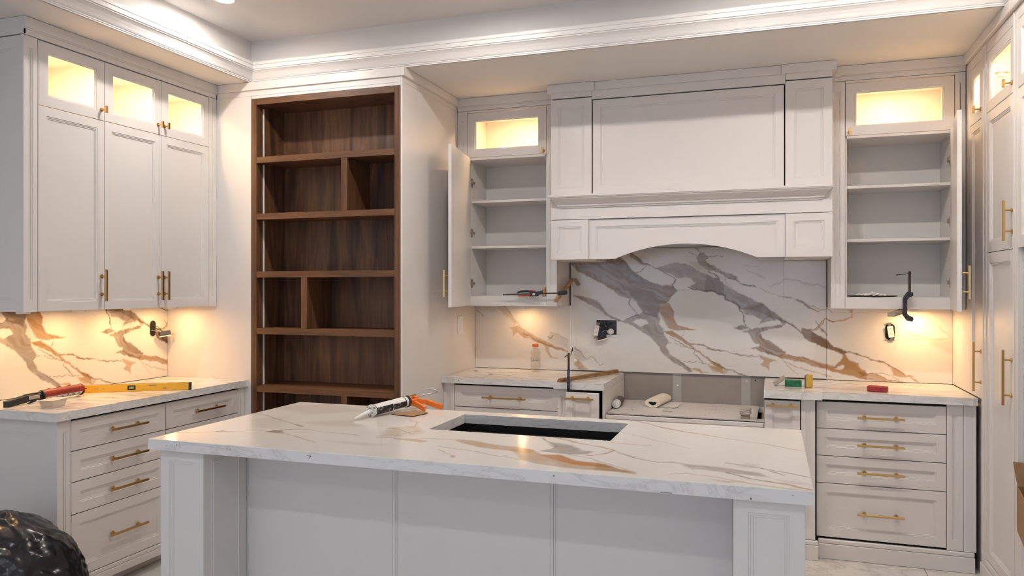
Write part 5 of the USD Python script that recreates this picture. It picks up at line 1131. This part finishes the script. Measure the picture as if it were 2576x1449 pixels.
def arm(pts, w, h, mat, name):
    b = MB(); pts = [np.array(p) for p in pts]
    for A_, B_ in zip(pts[:-1], pts[1:]):
        q = Loc(A_, B_-A_); b.hull([q.p(x, l, u) for x in (-.002, np.linalg.norm(B_-A_)+.002) for l in (-w/2, w/2) for u in (-h/2, h/2)])
    part(name, b, mat, t)
arm([(-1.584, 3.245, .9530), (-1.530, 3.268, .9450), (-1.452, 3.262, .9265)], .022, .021, 'orange_plastic', 'handle')
arm([(-1.590, 3.225, .9440), (-1.560, 3.210, .9440), (-1.503, 3.185, .9260)], .014, .022, 'orange_plastic', 'trigger')
b = MB(); b.tube([L.p(.22, 0, .004), L.p(.30, 0, .006), (-1.562, 3.300, .972), (-1.535, 3.330, .9765), (-1.510, 3.345, .9815), (-1.507, 3.345, .9870), (-1.520, 3.338, .9935), (-1.548, 3.325, .9985), (-1.566, 3.318, 1.0010)], .0036, 10); part('hooked_rod', b, 'steel', t, smooth=40)
b = MB(); L.box(b, .262, .300, -.004, .004, .012, .024, .001); part('release_lever', b, 'hinge_metal', t)
# scrap of cardboard
rg = np.random.default_rng(4); base_ = [(-1.607, 3.055), (-1.575, 3.120), (-1.546, 3.176), (-1.505, 3.165), (-1.468, 3.140), (-1.464, 3.118), (-1.480, 3.060), (-1.484, 3.030), (-1.525, 3.036), (-1.565, 3.043)]
pl = []
for k in range(len(base_)):
    A_, B_ = np.array(base_[k]), np.array(base_[(k+1) % len(base_)]); m_ = 5 if k >= 6 else 2
    for j in range(m_): pl.append(tuple(A_+(B_-A_)*j/m_+rg.uniform(-.0025, .0025, 2)))
t = thing('cardboard_scrap', 'torn scrap of brown cardboard beside the orange caulking gun', 'cardboard', (-1.535, 3.10, .914))
b = MB(); b.prism(Polygon(pl).buffer(0), (0, 0, .9180), (1, 0, 0), (0, 1, 0), (0, 0, .0012)); b.prism(Polygon(pl).buffer(0), (0, 0, .9143), (1, 0, 0), (0, 1, 0), (0, 0, .0010)); part('liner', b, 'cardboard', t)
b = MB(); b.prism(Polygon(pl).buffer(-.0012), (0, 0, .9153), (1, 0, 0), (0, 1, 0), (0, 0, .0027)); part('fluted_core', b, 'screw_steel', t)

# cardboard box in the oven niche
Rb = rot((0, 0, 1), -9); o = np.array([.998, 3.795, .4416]); t = thing('cardboard_box', 'open brown cardboard box standing in the niche at the right edge', 'box', tuple(o))
def bb(mb, x0, x1, y0, y1, z0, z1): mb.obox(o+Rb@np.array([(x0+x1)/2, (y0+y1)/2, (z0+z1)/2]), (x1-x0, abs(y1-y0), z1-z0), Rb, .0008)
b = MB(); bb(b, 0, .004, -.42, 0, .004, .190); bb(b, .356, .36, -.42, 0, .004, .190); bb(b, .004, .356, -.004, 0, .004, .190); bb(b, .004, .356, -.42, -.416, .004, .190); bb(b, .0, .36, -.42, 0, 0, .004); part('body', b, 'cardboard', t)
b = MB(); b.hull([o+Rb@np.array(q) for q in ((.002, -.001, .190), (.002, -.004, .190), (.356, -.001, .190), (.356, -.004, .190), (-.012, .018, .288), (-.012, .015, .288), (.366, .018, .288), (.366, .015, .288))]); part('flap', b, 'cardboard', t)
b = MB(); bb(b, .03, .33, -.39, -.03, .02, .12); part('contents', b, 'black_plastic', t)
# wire stub above the left crown moulding
b = MB(); b.tube([(-3.0385, 2.868, 2.8705), (-3.034, 2.870, 2.8685), (-3.032, 2.874, 2.8660)], .0035, 7); b.tube([(-3.0385, 2.884, 2.867), (-3.033, 2.890, 2.8665), (-3.032, 2.897, 2.8680)], .0028, 7)
single('wire_stub', b, 'wire_black', 'two short black wire ends sticking out above the left ceiling moulding', 'wire', (-3.036, 2.88, 2.866), smooth=40)
